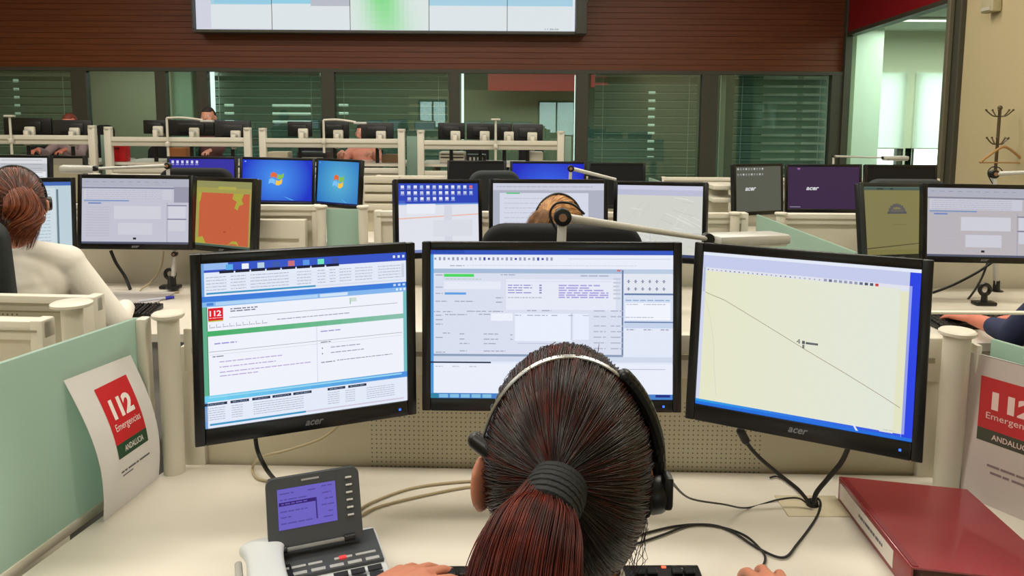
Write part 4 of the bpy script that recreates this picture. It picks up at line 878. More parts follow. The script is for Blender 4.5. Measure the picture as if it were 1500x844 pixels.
# third row
monitor('blue desktop monitor with four colour window logo, larger of the two', (-1.635, 5.330, 1.085), 4.9, -5.2, 1.2, .51, .335, p_blue((.49, .45)), 1.0, brand=False)
monitor('narrow turned teal blue desktop monitor with four colour window logo', (-1.227, 5.394, 1.069), -28.8, -5.0, 0.3, .41, .345, p_blue((.52, .47), (90, 180, 214), (22, 104, 190), 'wallpaper_teal', .26), 1.0, brand=False)
monitor('grey screen with white maker word and two rows of tiny icons', (1.659, 5.151, 1.067), 22.1, -4.7, 0.2, .41, .345, p_acer((92, 94, 84), .32, .50, .24, True), .85, brand=False)
monitor('dark purple screen with white maker word in the third row', (2.145, 5.276, 1.065), -5.3, -5.3, -0.5, .51, .335, p_acer((62, 40, 74), .35, .52, .18, False, True), .85, brand=False)
def place(px0, px1, ytop, Y, w, h): 
    a = at(px0, ytop, Y); b = at(px1, ytop, Y); return ((a.x+b.x)/2, Y, a.z-h/2), b.x-a.x
for (a, b, y, Y, lb, pf, g, w) in [(-6, 72, 227, 4.9, 'white web page monitor at the left edge above the woman in white', p_greyweb, .9, None), (73, 124, 228, 5.1, 'small tan screen left of the long white lamp arm', p_tan, .9, None),
                             (244, 346, 229, 5.5, 'purple desktop monitor mostly hidden by a black chair back', p_purplebar, 1, None), (655, 742, 235, 5.6, 'switched off dark monitor left of the bright blue one in the third row', p_dark, 1, None),
                             (747, 859, 236, 5.6, 'bright blue desktop monitor just above the middle form monitor', p_blue((.5, .8), (60, 110, 240), (20, 34, 190), 'wallpaper_deep', .3, True), 1, None), (862, 946, 238, 5.55, 'switched off black monitor right of the bright blue one', p_dark, 1, None),
                             (1268, 1374, 241, 5.4, 'dark switched off monitor in front of the bright side office', p_dark, 1, None)]:
    loc, w_ = place(a, b, y, Y, 0, .335); monitor(lb, loc, 0, -4, 0, w_, .335, pf, g, brand=False)
# ================================================================== LAMPS
def lamp(label, base, j, e, h1, rj=0.016, ra=0.008, head=True, ring=True, loop=True, clampz=None):
    root = empty('arm_lamp', label, 'lamp', base, group='jointed desk lamps'); o = Vector(base)
    j, e = Vector(j)-o, Vector(e)-o
    m = MB(); m.box((j-Vector((j.x, j.y, 0)))*0+Vector((0, 0, j.length/2)), (ra*2.2, ra*1.6, j.length), ALU, bev=0.002); ob = m.build('pole', root); ob.rotation_mode = 'QUATERNION'; ob.rotation_quaternion = j.to_track_quat('Z', 'Y')
    m = MB(); m.cyl((0, 0, 0), (0, 0, 0.05), 0.016, 0.014, BLACK, 16); m.cyl((0, 0, -0.01), (0, 0, 0.004), 0.03, 0.03, BLACK, 20, .003); m.build('clamp', root)
    m = MB(); d = (e-j); m.cyl(j, e, ra*1.15, ra*.8, ALU, 12); m.build('arm', root)
    m = MB(); m.cyl(j+Vector((0, -.014, 0)), j+Vector((0, .014, 0)), rj, rj, BLACK, 24, .003); m.cyl(j+Vector((0, -.017, 0)), j+Vector((0, .017, 0)), rj*.45, rj*.45, mat('joint_brass', (150, 112, 84), .4), 16); m.build('joint', root)
    if head:
        h = Vector(h1)-o; m = MB(); m.cyl(e+Vector((0, -.012, 0)), e+Vector((0, .012, 0)), rj*.8, rj*.8, BLACK, 20, .002); m.build('knob', root)
        q = (h-e); m = MB(); L = q.length; m.box((L/2+.01, 0, -.002), (L, .085, .028), ALU, bev=.008); m.box((L/2+.01, 0, -.018), (L*.92, .07, .006), mat('lamp_lens', (232, 234, 228), .3)); ob = m.build('lamp_shade', root); ob.location = e; ob.rotation_euler = (0, -math.atan2(q.z, math.hypot(q.x, q.y)), math.atan2(q.y, q.x))
    if loop:
        m = MB(); m.tube([j+Vector((.0, 0, -.05)), j+Vector((-.028, 0, 0)), j+Vector((-.015, 0, .03)), j+Vector((.02, 0, .03)), j+Vector((.05, .01, .006))], .0028, CABLE, 6, 8); m.build('cable', root)
    return root
lamp('jointed lamp rising behind the middle near monitor with its arm reaching right', (0.105, 1.70, 1.07), at(824, 318, 1.72), at(1037, 350, 2.05), at(1140, 347, 2.15), rj=.02, ra=.0085)
lamp('long armed white lamp above the wide lilac form monitor', (at(246, 300, 3.7).x, 3.7, .74), at(246, 243, 3.7), at(140, 247, 3.55), at(92, 246, 3.5), rj=.016, ra=.008, loop=False)
lamp('white lamp arm crossing the top right of the bright blue monitor', (at(830, 300, 3.68).x, 3.68, .78), at(836, 247, 3.68), at(902, 263, 3.75), None, rj=.016, ra=.009, head=False, loop=False)
lamp('thin white lamp crossing the bright side office window', (at(1220, 300, 5.6).x, 5.6, .74), at(1221, 229, 5.6), at(1292, 231, 5.6), at(1326, 231, 5.6), rj=.010, ra=.007, loop=False)
lamp('white lamp with a cable loop below the coat stand', (at(1458, 440, 3.55).x, 3.55, .74), at(1456, 255, 3.55), at(1512, 252, 3.5), None, rj=.02, ra=.010, head=False)
lamp('thin lamp pole with black clamp on the desk right of the woman in white', (at(253, 413, 3.45).x, 3.45, .76), at(256, 372, 3.45), at(262, 330, 3.5), None, rj=.012, ra=.009, head=False, loop=False)
# ================================================================== ON THE NEAR DESK
ZD = 0.74
PAPER = mat('white_paper', (226, 224, 222), 0.6); LRED = mat('logo_red', (206, 24, 38), 0.5); LGREEN = mat('logo_green', (22, 72, 44), 0.5); LWHITE = mat('logo_white', (246, 238, 234), 0.5); INK = mat('ink_grey', (96, 96, 104), 0.6)
def sheet112(root, P, off, side=1, name='sheet', mm=None, dull=1.0, red=None, green=None, white=None):
    """A4 sheet given by a map P(u, v) -> point, v from the top; printed block offset by off"""
    red = red or LRED; green = green or LGREEN; white = white or LWHITE
    m = MB(); n = 14; g = [[m.bm.verts.new(P(i/6, j/n, 0)) for i in range(7)] for j in range(n+1)]; g2 = [[m.bm.verts.new(P(i/6, j/n, -0.0006*side)) for i in range(7)] for j in range(n+1)]
    mi = m.mi(mm or PAPER)
    for j in range(n):
        for i in range(6):
            f = m.bm.faces.new((g[j][i], g[j+1][i], g[j+1][i+1], g[j][i+1])); f.material_index = mi
            f = m.bm.faces.new((g2[j][i], g2[j][i+1], g2[j+1][i+1], g2[j+1][i])); f.material_index = mi
    def patch(u0, v0, u1, v1, mat_, o):
        k = m.mi(mat_); nn = 10
        r = [[m.bm.verts.new(P(u0+(u1-u0)*i/2, v0+(v1-v0)*j/nn, o*side)) for i in range(3)] for j in range(nn+1)]
        for j in range(nn):
            for i in range(2): m.bm.faces.new((r[j][i], r[j+1][i], r[j+1][i+1], r[j][i+1])).material_index = k
    u0, u1, v0, v1 = off
    H = v1-v0
    patch(u0, v0, u1, v0+H*.80, red, .0004); patch(u0, v0+H*.80, u1, v1, green, .0004)
    T = lambda uc, vc, w, h: (lambda a, b: P(uc+a*w, vc-b*h, .0008*side))
    W_ = u1-u0; uc = (u0+u1)/2
    add_text(m, '112', T(uc+.01, v0+H*.34, W_*.66, H*.28), white, .045, 0)
    add_text(m, 'Emergencias', T(uc+.01, v0+H*.60, W_*.80, H*.13), white, 0, 0)
    add_text(m, 'ANDALUCIA', T(uc+.02, v0+H*.90, W_*.62, H*.085), white, .01, 0)
    rr = random.Random(9)
    return m, patch, rr
root = empty('paper_sheet', 'white curled paper sheet with red 112 logo leaning on the left green glass', 'sheet', (-0.80, 1.53, ZD))
bl, br = Vector((-0.803, 1.438, ZD)), Vector((-0.781, 1.628, ZD)); tl, tr = Vector((-0.853, 1.408, 1.052)), Vector((-0.826, 1.603, 1.048))
o_ = Vector(root.location); nrm = Vector((1, -.12, .1)).normalized()
def Pl(u, v, off):
    b = bl.lerp(br, u); t = tl.lerp(tr, u); k = 1-v; p = b.lerp(t, k); p += Vector((0.030*math.sin(math.pi*k)*1.0*(1-.3*k), 0, 0)); return p-o_+nrm*off
m, patch, rr = sheet112(root, Pl, (.29, .80, .17, .655))
for k, (a, b) in enumerate([(.30, .35), (.36, .40), (.42, .55), (.56, .60), (.62, .80)]): patch(a, .745-.0, b, .757, INK, .0005)
patch(.32, .775, .50, .784, INK, .0004)
m.build('printed_sheet', root, ang=60)
# folder with the red 112 logo on the right
FOLD = mat('milky_plastic', (196, 184, 178), 0.25, coat=.3)
root = empty('plastic_folder', 'milky plastic folder with a red 112 logo leaning at the right edge', 'folder', (1.05, 1.45, ZD))
o2 = Vector(root.location); fb = Vector((0.968, 1.575, ZD)); fd = Vector((.130, -.225, 0)).normalized()*0.25
ft = Vector((0.985, 1.60, 1.045))
n2 = Vector((-.86, -.50, .08)).normalized()
def Pr(u, v, off):
    p = fb+fd*u; t = ft+fd*u; return p.lerp(t, 1-v)-o2+n2*off
m, patch, rr = sheet112(root, Pr, (.10, .63, .135, .575), mm=FOLD, red=mat('logo_red_dull', (186, 44, 48), .35), green=mat('logo_green_dull', (66, 70, 56), .4), white=mat('logo_white_dull', (226, 198, 192), .4))
for v, segs in ((.72, [(.20, .30), (.31, .42), (.43, .54)]), (.765, [(.23, .32), (.33, .38), (.40, .50)])):
    for a, b in segs: patch(a, v, b, v+.016, mat('faded_ink', (130, 112, 112), .6), .0005)
m.build('cover', root, ang=60)
m = MB(); q = [Pr(u, v, -.012) for u, v in ((0, 1), (1, 1), (1, 0), (0, 0))]; m.quad(q, FOLD); m.quad([Pr(0, 1, -.012), Pr(0, 0, -.012), Pr(0, 0, -.0007), Pr(0, 1, -.0007)], FOLD); m.quad([Pr(0, .0, -.012), Pr(1, .0, -.012), Pr(1, 0, -.008), Pr(0, 0, -.008)], PAPER); m.build('back_cover', root, smooth_=False, fixn=False)
# red ring binder
root = empty('ring_binder', 'red ring binder with a white spine label lying flat at the right of the desk', 'binder', (0.694, 1.545, ZD), R(-3.0))
BIN = mat('glossy_red_vinyl', (132, 34, 44), 0.3, noise=.10, nscale=9, coat=.4); BIND = mat('dark_red_vinyl', (112, 12, 26), 0.4)
Lb, Wb, Hb, Hr = .330, .262, .052, .032
m = MB(); m.prism([(-Lb, Hb), (0, Hb), (0, Hb-.003), (-Lb, Hb-.003)], 0.0, .004, BIN, 'x'); m.bm.clear()
def slab(m, pts, mm, th=.003):
    """thick sheet through 4 corner points"""
    p = [Vector(q) for q in pts]; n = (p[1]-p[0]).cross(p[3]-p[0]).normalized()*th; a = [m.bm.verts.new(q) for q in p]; b = [m.bm.verts.new(q-n) for q in p]; k = m.mi(mm)
    for f in [a, b[::-1]]+[[a[i], b[i], b[(i+1) % 4], a[(i+1) % 4]] for i in range(4)]: m.bm.faces.new(f).material_index = k
m = MB(); slab(m, [(0, -Lb, Hb), (Wb, -Lb, Hr), (Wb, 0, Hr), (0, 0, Hb)], BIN); slab(m, [(0.002, -Lb+.004, Hb+.0006), (.012, -Lb+.004, Hb+.0001), (.012, -.004, Hb+.0001), (.002, -.004, Hb+.0006)], BIND, .0008); m.build('front_cover', root, smooth_=False)
m = MB(); slab(m, [(0, -Lb, .003), (Wb, -Lb, .003), (Wb, 0, .003), (0, 0, .003)], BIN); m.build('back_cover', root, smooth_=False)
m = MB(); m.box((0.0, -Lb/2, Hb/2), (.004, Lb, Hb), BIN, bev=.0015); m.build('spine', root)
m = MB(); m.box((-0.0026, -Lb*.42, Hb/2), (.0012, Lb*.76, Hb*.62), mat('label_paper', (222, 214, 206), .5)); rr = random.Random(4)
y = -Lb*.35
for k in range(13): w = rr.uniform(.004, .010); m.box((-.0034, y, Hb*.52), (.0004, w, .006), INK); y -= w+.0022
o = m.build('spine_label', root, smooth_=False)
m = MB(); m.box((Wb*.52, -Lb/2, .0165), (Wb*.84, Lb*.92, .024), mat('paper_block', (214, 206, 196), .8)); m.build('paper_block', root)
m = MB()
for yy in (-Lb*.36, -Lb*.62): m.tube([(.015, yy, .006), (.015, yy, .034), (.04, yy, .042), (.065, yy, .034), (.065, yy, .006)], .002, SILVER, 6)
m.build('ring_mechanism', root)
# ---------------- telephone
TG = mat('phone_dark_grey', (66, 70, 74), .42); TW = mat('phone_white', (206, 210, 212), .36); TK = mat('phone_key', (168, 170, 170), .4); TD = mat('phone_black', (26, 26, 28), .4)
root = empty('desk_telephone', 'grey and white office telephone with a tilted violet screen', 'telephone', (-0.318, 1.245, ZD), R(22))
def ph_z(y): return 0.050+0.13*(y)   # the slope of the top face
m = MB(); m.prism([(-.20, 0.004), (.062, 0.004), (.062, .052), (.03, .056), (-.20, .026)], -.125, .098, TW, 'x'); ob = m.build('body', root, smooth_=False); md = ob.modifiers.new('b', 'BEVEL'); md.width = .006; md.segments = 3; md.limit_method = 'ANGLE'
m = MB(); slab(m, [(-.118, -.050, .0520), (.092, -.050, .0520), (.092, .040, .0595), (-.118, .040, .0595)], TG, .006); m.build('dark_strip', root, smooth_=False)
def keyq(x0, x1, y0, y1, mm, h=.002):
    k = MB(); z = lambda y: .0520+.0833*(y+.05)+h
    slab(k, [(x0, y0, z(y0)), (x1, y0, z(y0)), (x1, y1, z(y1)), (x0, y1, z(y1))], mm, .003); return k
for (x0, x1) in ((-.085, -.062), (-.058, -.035), (-.031, -.008), (.012, .042), (.048, .082)):
    keyq(x0, x1, -.030, -.0245, TK).build('key', root, smooth_=False)
keyq(.020, .032, -.031, -.0235, mat('red_key', (206, 60, 66), .4, emit=(220, 70, 70), estr=.4), .003).build('key', root, smooth_=False)
for k in range(6): keyq(-.088+k*.030, -.065+k*.030, -.0475, -.040, TK, .0015).build('key', root, smooth_=False)
for r_ in range(4):
    for c in range(3):
        y1 = -.062-r_*.017; x0 = .005+c*.028; k = MB(); z = lambda y: .0520+.13*(y+.05)
        slab(k, [(x0, y1-.011, z(y1-.011)+.0015), (x0+.023, y1-.011, z(y1-.011)+.0015), (x0+.023, y1, z(y1)+.0015), (x0, y1, z(y1)+.0015)], TD, .003); k.build('key', root, smooth_=False)
# tilting display
dp = bpy.data.objects.new('display', None)
m = MB(); t = bmesh.new(); bmesh.ops.create_cube(t, size=1.0); bmesh.ops.scale(t, vec=(.158, .016, .118), verts=t.verts)
es = [e for e in t.edges if abs(e.verts[0].co.y-e.verts[1].co.y) > 0.01 and e.verts[0].co.z > 0]; bmesh.ops.bevel(t, geom=es, offset=.012, segments=4, profile=.5, affect='EDGES')
m._merge(t, TG); m.box((0, .008, .056), (.15, .012, .008), TG, bev=.003)
m.box((-.005, -.0085, .051), (.03, .0012, .003), TK)
ds = m.build('display', root); ds.location = (-.012, .030, .122); ds.rotation_euler = (R(-20), 0, 0)
S = Screen(.098, .066, .9); rr = random.Random(2); S.rect(0, 0, 1, 1, (112, 100, 200)); S.up(); S.rect(.02, .33, .66, .42, (50, 22, 110)); S.rect(.64, .35, .665, .86, (58, 44, 130)); S.up()
for (a, b, v) in ((.04, .28, .12), (.04, .5, .27), (.52, .66, .12), (.76, .94, .08), (.76, .92, .25), (.8, .95, .40), (.74, .96, .55), (.85, .93, .72), (.76, .94, .85), (.04, .5, .56), (.04, .22, .70), (.04, .6, .85)): S.words(a, b, v, .03, (84, 72, 160), rnd=rr)
S.words(.06, .5, .375, .03, (104, 90, 190), rnd=rr)
so = S.mb.build('screen', ds, loc=(-.012, -.0088, .008), smooth_=False, fixn=False)
for k in range(6):
    q = MB(); q.box((.060, -.010, .043-k*.0125), (.011, .003, .0032), mat('phone_side_key', (206, 208, 204), .35), bev=.0008); q.build('button', ds)
q = MB(); q.box((-.002, -.013, -.056), (.096, .006, .006), mat('hinge_grey', (150, 152, 152), .3, metal=.3), bev=.0015); q.cyl((-.066, -.011, -.056), (-.050, -.011, -.056), .006, .006, TD, 14); q.cyl((.046, -.011, -.056), (.064, -.011, -.056), .006, .006, TD, 14); q.build('hinge', ds)
# handset
root = empty('telephone_handset', 'white telephone handset resting on the left side of the grey phone', 'handset', (-0.402, 1.188, ZD+.050), R(22))
m = MB()
prof = [(-.100, .028, .020), (-.085, .036, .026), (-.055, .030, .022), (-.03, .026, .020), (.03, .026, .020), (.055, .030, .022), (.080, .037, .028), (.098, .028, .020)]
pts = []
for (y, w, t_) in prof: pts.append((y-.03, w*1.12, t_, .030-.016*(abs(y)/.1)**2))
rings = []; n = 18
for (y, w, t_, zc) in pts: rings.append([m.bm.verts.new((w*math.copysign(abs(math.cos(a))**.7, math.cos(a)), y, zc+t_*.62*math.copysign(abs(math.sin(a))**.8, math.sin(a)))) for a in [2*math.pi*k/n for k in range(n)]])
i = m.mi(TW)
for a, b in zip(rings, rings[1:]):
    for k in range(n): m.bm.faces.new((a[k], a[(k+1) % n], b[(k+1) % n], b[k])).material_index = i
m.bm.faces.new(rings[0][::-1]).material_index = i; m.bm.faces.new(rings[-1]).material_index = i
ob = m.build('grip', root, ang=80); md = ob.modifiers.new('s', 'SUBSURF'); md.levels = 1; md.render_levels = 2
for y in (-.11, .05):
    m = MB(); m.cyl((0, y, .004), (0, y, .018), .024, .027, TW, 22, .003); m.build('ear_cup', root)
m = MB(); m.box((.036, -.03, -.008), (.016, .20, .026), TD, bev=.004); m.box((-.040, -.04, -.010), (.012, .18, .03), mat('phone_pale', (190, 188, 182), .4), bev=.004); m.build('cradle', root)
# ---------------- keyboard
def keyboard(loc, rz, w, d, label, brand=False, led=False):
    root = empty('keyboard', label, 'keyboard', loc, R(rz), group='black keyboards')
    m = MB(); m.prism([(-d/2, .004), (d/2, .004), (d/2, .026), (d/2-.012, .026), (-d/2, .014)], -w/2, w/2, BLACK, 'x'); ob = m.build('case', root, smooth_=False); md = ob.modifiers.new('b', 'BEVEL'); md.width = .003; md.segments = 2
    m = MB(); ZK = lambda y: .014+.012*(y+d/2)/(d-.012)
    for r_ in range(6):
        y = d/2-.030-r_*.0205+(.0 if r_ else .004); n_ = 21
        for k in range(n_):
            if r_ == 5 and 4 <= k <= 8: continue
            if k in (15, 18): continue
            x = -w/2+.012+k*(w-.02)/n_+.008; m.box((x, y, ZK(y)+.004), ((w-.03)/n_-.003, .0165, .008), BLACK, rot=(R(4), 0, 0), bev=.0018, seg=1)
        if r_ == 5: m.box((-w/2+.012+6*(w-.02)/n_+.008, y, ZK(y)+.004), (.10, .0165, .008), BLACK, bev=.002, seg=1)
    m.build('keys', root); bpy.context.view_layer.update()
    if led:
        q = MB(); q.box((w/2-.062, d/2-.009, .0268), (.0075, .0045, .0015), mat('led_red', (200, 30, 20), .4, emit=(255, 90, 60), estr=2.5)); q.build('status_light', root)
    if brand:
        q = MB(); add_text(q, 'acer', lambda a, b: Vector((w/2-.030+a*.036, d/2-.017+b*.010, .0272)), mat('brand_pale', (150, 150, 152), .4), .02, .3)
        for k in range(3): q.box((w/2-.042+k*.016, d/2-.0065, .0266), (.008, .002, .001), mat('brand_dim', (70, 70, 72), .5))
        q.build('lettering', root, smooth_=False)
    return root
keyboard((0.095, 1.182, ZD), 1.0, .47, .155, 'black keyboard with a glowing red light at the bottom edge of the photo', True, True)
# ---------------- mouse
root = empty('computer_mouse', 'black mouse under the right fingertips on the near desk', 'mouse', (0.405, 1.195, ZD), R(-6))
m = MB(); m.ball((0, 0, .004), (.030, .053, .030), BLACK, u=24, v=14); 
for v in m.bm.verts: v.co.z = max(v.co.z, 0.0)
m.build('body', root); m = MB(); m.cyl((-.004, .033, .027), (.004, .033, .027), .008, .008, DARK, 16); m.build('wheel', root)
# ---------------- cables on the near desk
def cable(label, pts, r, mm, name='cable', group=None):
    m = MB(); c = Vector(pts[0]); m.tube([Vector(p)-c for p in pts], r, mm, 8, 8); o = m.build(name, loc=c); return tag(o, label, 'cable', group)
def D(px, py, z=ZD+.004): return atz(px, py, z)
cable('thick black cable dropping from the left near monitor behind the telephone', [at(374, 640, 1.50), at(378, 662, 1.49), at(392, 690, 1.48), D(412, 712, ZD+.008), D(425, 722)], .0045, CABLE)
cable('beige cable curling under the left near monitor', [at(498, 622, 1.60), at(470, 643, 1.60), at(420, 660, 1.60), at(385, 669, 1.60), D(370, 685), D(376, 700), D(398, 706), D(425, 712)], .003, CABLEB)
cable('upper beige cable running on the desk from the telephone to the right', [D(520, 752), D(545, 736), D(600, 716), D(660, 707), D(720, 704), D(770, 706)], .0027, CABLEB, group='beige phone cables')
cable('lower beige cable running on the desk from the telephone to the right', [D(528, 756), D(556, 742), D(620, 726), D(690, 713), D(745, 712), D(790, 716)], .0027, CABLEB, group='beige phone cables')
cable('thick black cable with a lump from the left underside of the right near monitor', [at(1083, 628, 1.48), at(1092, 646, 1.49), at(1110, 668, 1.50), at(1140, 694, 1.505), at(1170, 718, 1.51), D(1188, 741, ZD+.01)], .0042, CABLE)
m = MB(); a, b = at(1085, 632, 1.478), at(1092, 645, 1.483); c = a.copy(); m.cap(a-c, b-c, .0085, .0085, CABLE); tag(m.build('ferrite_bead', loc=c), 'black ferrite lump on the cable under the right near monitor', 'ferrite bead')
cable('thick dark cable from the right underside of the right near monitor', [at(1243, 655, 1.44), at(1232, 678, 1.46), at(1212, 702, 1.48), at(1196, 722, 1.50), D(1190, 741, ZD+.01)], .0048, CABLE)
cable('thin black cable from the headset ear cup across the desk', [Vector((.158, .745, 1.18)), at(1010, 730, 1.2), at(1060, 739, 1.38), D(1095, 744), D(1140, 732), D(1170, 730), D(1186, 742)], .0017, CABLE)
cable('short loose black cable end left of the two thick monitor cables', [D(1128, 700), D(1137, 698), D(1150, 704), D(1172, 722), D(1188, 740)], .002, CABLE)
cable('black looped cable lying on the desk from behind the head to the grommet', [D(900, 800), D(930, 786), D(990, 771), D(1040, 769), D(1072, 779), D(1110, 803), D(1147, 817), D(1168, 797), D(1195, 760), D(1202, 738), D(1196, 730), D(1190, 742)], .0024, CABLE)
cable('black mouse cable curving from behind the head to the fingertips', [D(895, 806), D(925, 799), D(970, 784), D(1010, 770), D(1050, 771), D(1090, 784), D(1115, 806), D(1121, 820), D(1113, 836)], .0022, CABLE)
root = empty('cable_grommet', 'clear square cable plate on the desk under the right near monitor', 'grommet', D(1190, 742, ZD))
m = MB(); m.box((.0, .0, .0012), (.13, .085, .0024), mat('clear_plate', (206, 196, 168), .15, coat=.5), bev=.001); m.build('plate', root); m = MB(); m.cyl((0, 0.0, .0), (0, 0.0, .014), .013, .011, BLACK, 16, .002); m.build('collar', root)
# cables and clamps of the second row
def C3(pts, r, mm, label, group=None): return cable(label, [at(*p) for p in pts], r, mm, group=group)
C3([(162, 367, 3.5), (170, 385, 3.5), (183, 405, 3.48), (191, 424, 3.46)], .0075, CABLE, 'black cable hanging from the wide lilac form monitor')
C3([(240, 368, 3.55), (236, 392, 3.55), (222, 412, 3.5), (205, 427, 3.44), (232, 430, 3.42), (262, 428, 3.4)], .004, CABLEB, 'thin beige cable below the lilac form and red map monitors')
C3([(1454, 384, 3.4), (1430, 400, 3.4), (1395, 418, 3.4), (1366, 429, 3.4)], .006, CABLE, 'black cable falling left from the wide monitor at the right edge')
C3([(1447, 384, 3.45), (1439, 405, 3.45), (1428, 425, 3.42), (1416, 441, 3.38)], .005, CABLE, 'short black cable beside the clamp at the right edge')
C3([(1352, 434, 3.5), (1440, 440, 3.45), (1510, 430, 3.5)], .003, CABLEB, 'thin pale cable crossing behind the clamp at the right edge')
for px, py, lb in ((254, 420, 'black clamp with ring on the desk under the turned red map monitor'), (1441, 446, 'black clamp with ring on the desk at the right edge')):
    p = atz(px, py, .742); root = empty('lamp_clamp', lb, 'clamp', (p.x, min(p.y, 3.5), .74), group='black lamp clamps'); m = MB(); m.box((0, 0, .008), (.09, .05, .016), BLACK, bev=.005); m.cyl((0, 0, .01), (0, 0, .05), .014, .012, BLACK, 14); m.build('foot', root)
    m = MB(); n_ = 18; R_, r_ = .022, .009
    m.tube([(R_*math.cos(2*math.pi*k/n_), 0, .068+R_*math.sin(2*math.pi*k/n_)) for k in range(n_+1)], r_, BLACK, 8, 1); m.build('ring', root)
p = atz(186, 452, .76); keyboard((p.x, p.y, .74), 3, .24, .13, 'small black keyboard on the desk of the woman in white')
p = atz(226, 438, .75); root = empty('pen', 'blue pen on the desk of the woman in white', 'pen', (p.x, p.y, .748), R(35)); m = MB(); m.cyl((-.06, 0, 0), (.045, 0, 0), .005, .005, mat('pen_body', (190, 196, 210), .3), 10); m.build('barrel', root); m = MB(); m.cyl((.045, 0, 0), (.08, 0, 0), .008, .006, mat('pen_blue', (30, 40, 170), .4), 10); m.build('cap', root)
p = atz(190, 436, .742); root = empty('paper_sheet', 'grey sheets of paper above the small black keyboard', 'sheet', (p.x, p.y, .741)); m = MB(); m.box((0, 0, .001), (.30, .20, .002), mat('grey_paper', (176, 172, 172), .7)); m.box((.02, .01, .003), (.28, .19, .001), mat('grey_paper2', (188, 184, 182), .7)); m.build('sheets', root)
keyboard((1.84, 2.95, .74), 2, .42, .14, 'black keyboard under the two hands at the right edge')
# white board edge in front of the hands
# chairs of the rows
chair(.16, 2.72, 0, 0, 'black chair back hiding the woman with blond hair', topz=1.205, w=.515)
chair(-1.90, 2.62, 0, 14, 'dark grey chair back at the left edge behind the woman in white', topz=1.22, mm=GFABRIC)
chair(.04, .60, 0, 0, 'chair of the dark haired operator in front', topz=.98, w=.44, bh=.42)
chair(1.90, 2.25, 0, 0, 'chair of the person whose hands rest on the right keyboard', topz=1.08)
chair(at(295, 240, 4.5).x, 4.72, 0, 0, 'black chair back in front of the purple desktop monitor', topz=1.24, w=.42)
chair(at(712, 246, 4.5).x, 4.72, 0, 10, 'black chair back in front of the dark monitor in the middle', topz=1.235, w=.30, mm=GFABRIC)
chair(at(1318, 258, 4.5).x, 4.72, 0, 0, 'grey edged chair back in front of the dark monitor by the bright office', topz=1.20, w=.46, mm=GFABRIC)
# ================================================================== PEOPLE
def remeshed(name, prims, mm, parent, voxel=0.006, sm=6, extra=None):
    """prims: ('c', p0, p1, r0, r1) tapered limbs or ('e', centre, radii, rot); fused into one continuous surface"""
    m = MB()
    for p in prims:
        if p[0] == 'c': m.cap(p[1], p[2], p[3], p[4], mm, u=16)
        else: m.ball(p[1], p[2], mm, p[3] if len(p) > 3 else None, u=24, v=16)
    me = bpy.data.meshes.new(name+'_src'); m.bm.to_mesh(me); m.bm.free(); me.materials.append(mm)
    o = bpy.data.objects.new(name, me); COL.objects.link(o)
    r = o.modifiers.new('r', 'REMESH'); r.mode = 'VOXEL'; r.voxel_size = voxel; r.use_smooth_shade = True
    s = o.modifiers.new('s', 'SMOOTH'); s.iterations = sm; s.factor = .5
    dg = bpy.context.evaluated_depsgraph_get(); dg.update(); e = o.evaluated_get(dg); nm = bpy.data.meshes.new_from_object(e)
    o.modifiers.clear(); o.data = nm; nm.name = name; bpy.data.meshes.remove(me)
    nm.materials.clear(); nm.materials.append(mm); nm.shade_smooth()
    o.parent = parent; return o
def hand_prims(wr, fwdv, upv_, side, curl=.35, s=1.0, spread=.12):
    """wrist point, direction of the fingers, back-of-hand normal, side (+1 = right hand)"""
    f = Vector(fwdv).normalized(); u = Vector(upv_); u = (u-f*u.dot(f)).normalized(); lat = f.cross(u)*side   # towards the little finger
    wr = Vector(wr); P = []
    L = [.088, .092, .088, .080]; FL = [(.040, .024, .020), (.045, .028, .021), (.042, .026, .020), (.033, .019, .017)]; X = [-.030, -.010, .010, .028]
    for k in range(4):
        base = wr+lat*X[k]*.55*s; kn = wr+f*L[k]*s+lat*X[k]*s+u*(.004-.003*abs(k-1))*s
        P.append(('c', base, kn, .0135*s, .0105*s)); p = kn; a = 0; rr_ = .0088*s if k < 3 else .0076*s
        d0 = (f+lat*(k-1.3)*spread).normalized()
        for q, ln in enumerate(FL[k]):
            a += curl*(1.0 if q else .6); d = d0*math.cos(a)-u*math.sin(a); p2 = p+d*ln*s; P.append(('c', p, p2, rr_, rr_*.92)); p = p2; rr_ *= .93
    t0 = wr+f*.022*s-lat*.024*s; t1 = t0+(f*.55-lat*.62-u*.35).normalized()*.042*s; t2 = t1+(f*.85-lat*.30-u*.32).normalized()*.030*s; t3 = t2+(f*.95-lat*.02-u*.25).normalized()*.024*s
    P += [('c', wr+f*.01*s-lat*.012*s, t0, .015*s, .0145*s), ('c', t0, t1, .0145*s, .0115*s), ('c', t1, t2, .0112*s, .0095*s), ('c', t2, t3, .0093*s, .0080*s)]
    return P
def hair_mat(name, dark, red, rough=.34, split=None, z0=0, z1=.1):
    if name in _m: return _m[name]
    m = mat(name, dark, rough, spec=.55); nt = m.node_tree; N = nt.nodes; L = nt.links; b = N['Principled BSDF']
    tc = N.new('ShaderNodeTexCoord'); nz = N.new('ShaderNodeTexNoise'); nz.inputs['Scale'].default_value = 42; nz.inputs['Detail'].default_value = 3
    cr = N.new('ShaderNodeValToRGB'); cr.color_ramp.elements[0].color = rgb(*dark); cr.color_ramp.elements[1].color = rgb(*red); cr.color_ramp.elements[0].position = .38; cr.color_ramp.elements[1].position = .72
    L.new(tc.outputs['Object'], nz.inputs['Vector']); L.new(nz.outputs[0], cr.inputs[0]); L.new(cr.outputs[0], b.inputs['Base Color']); return m
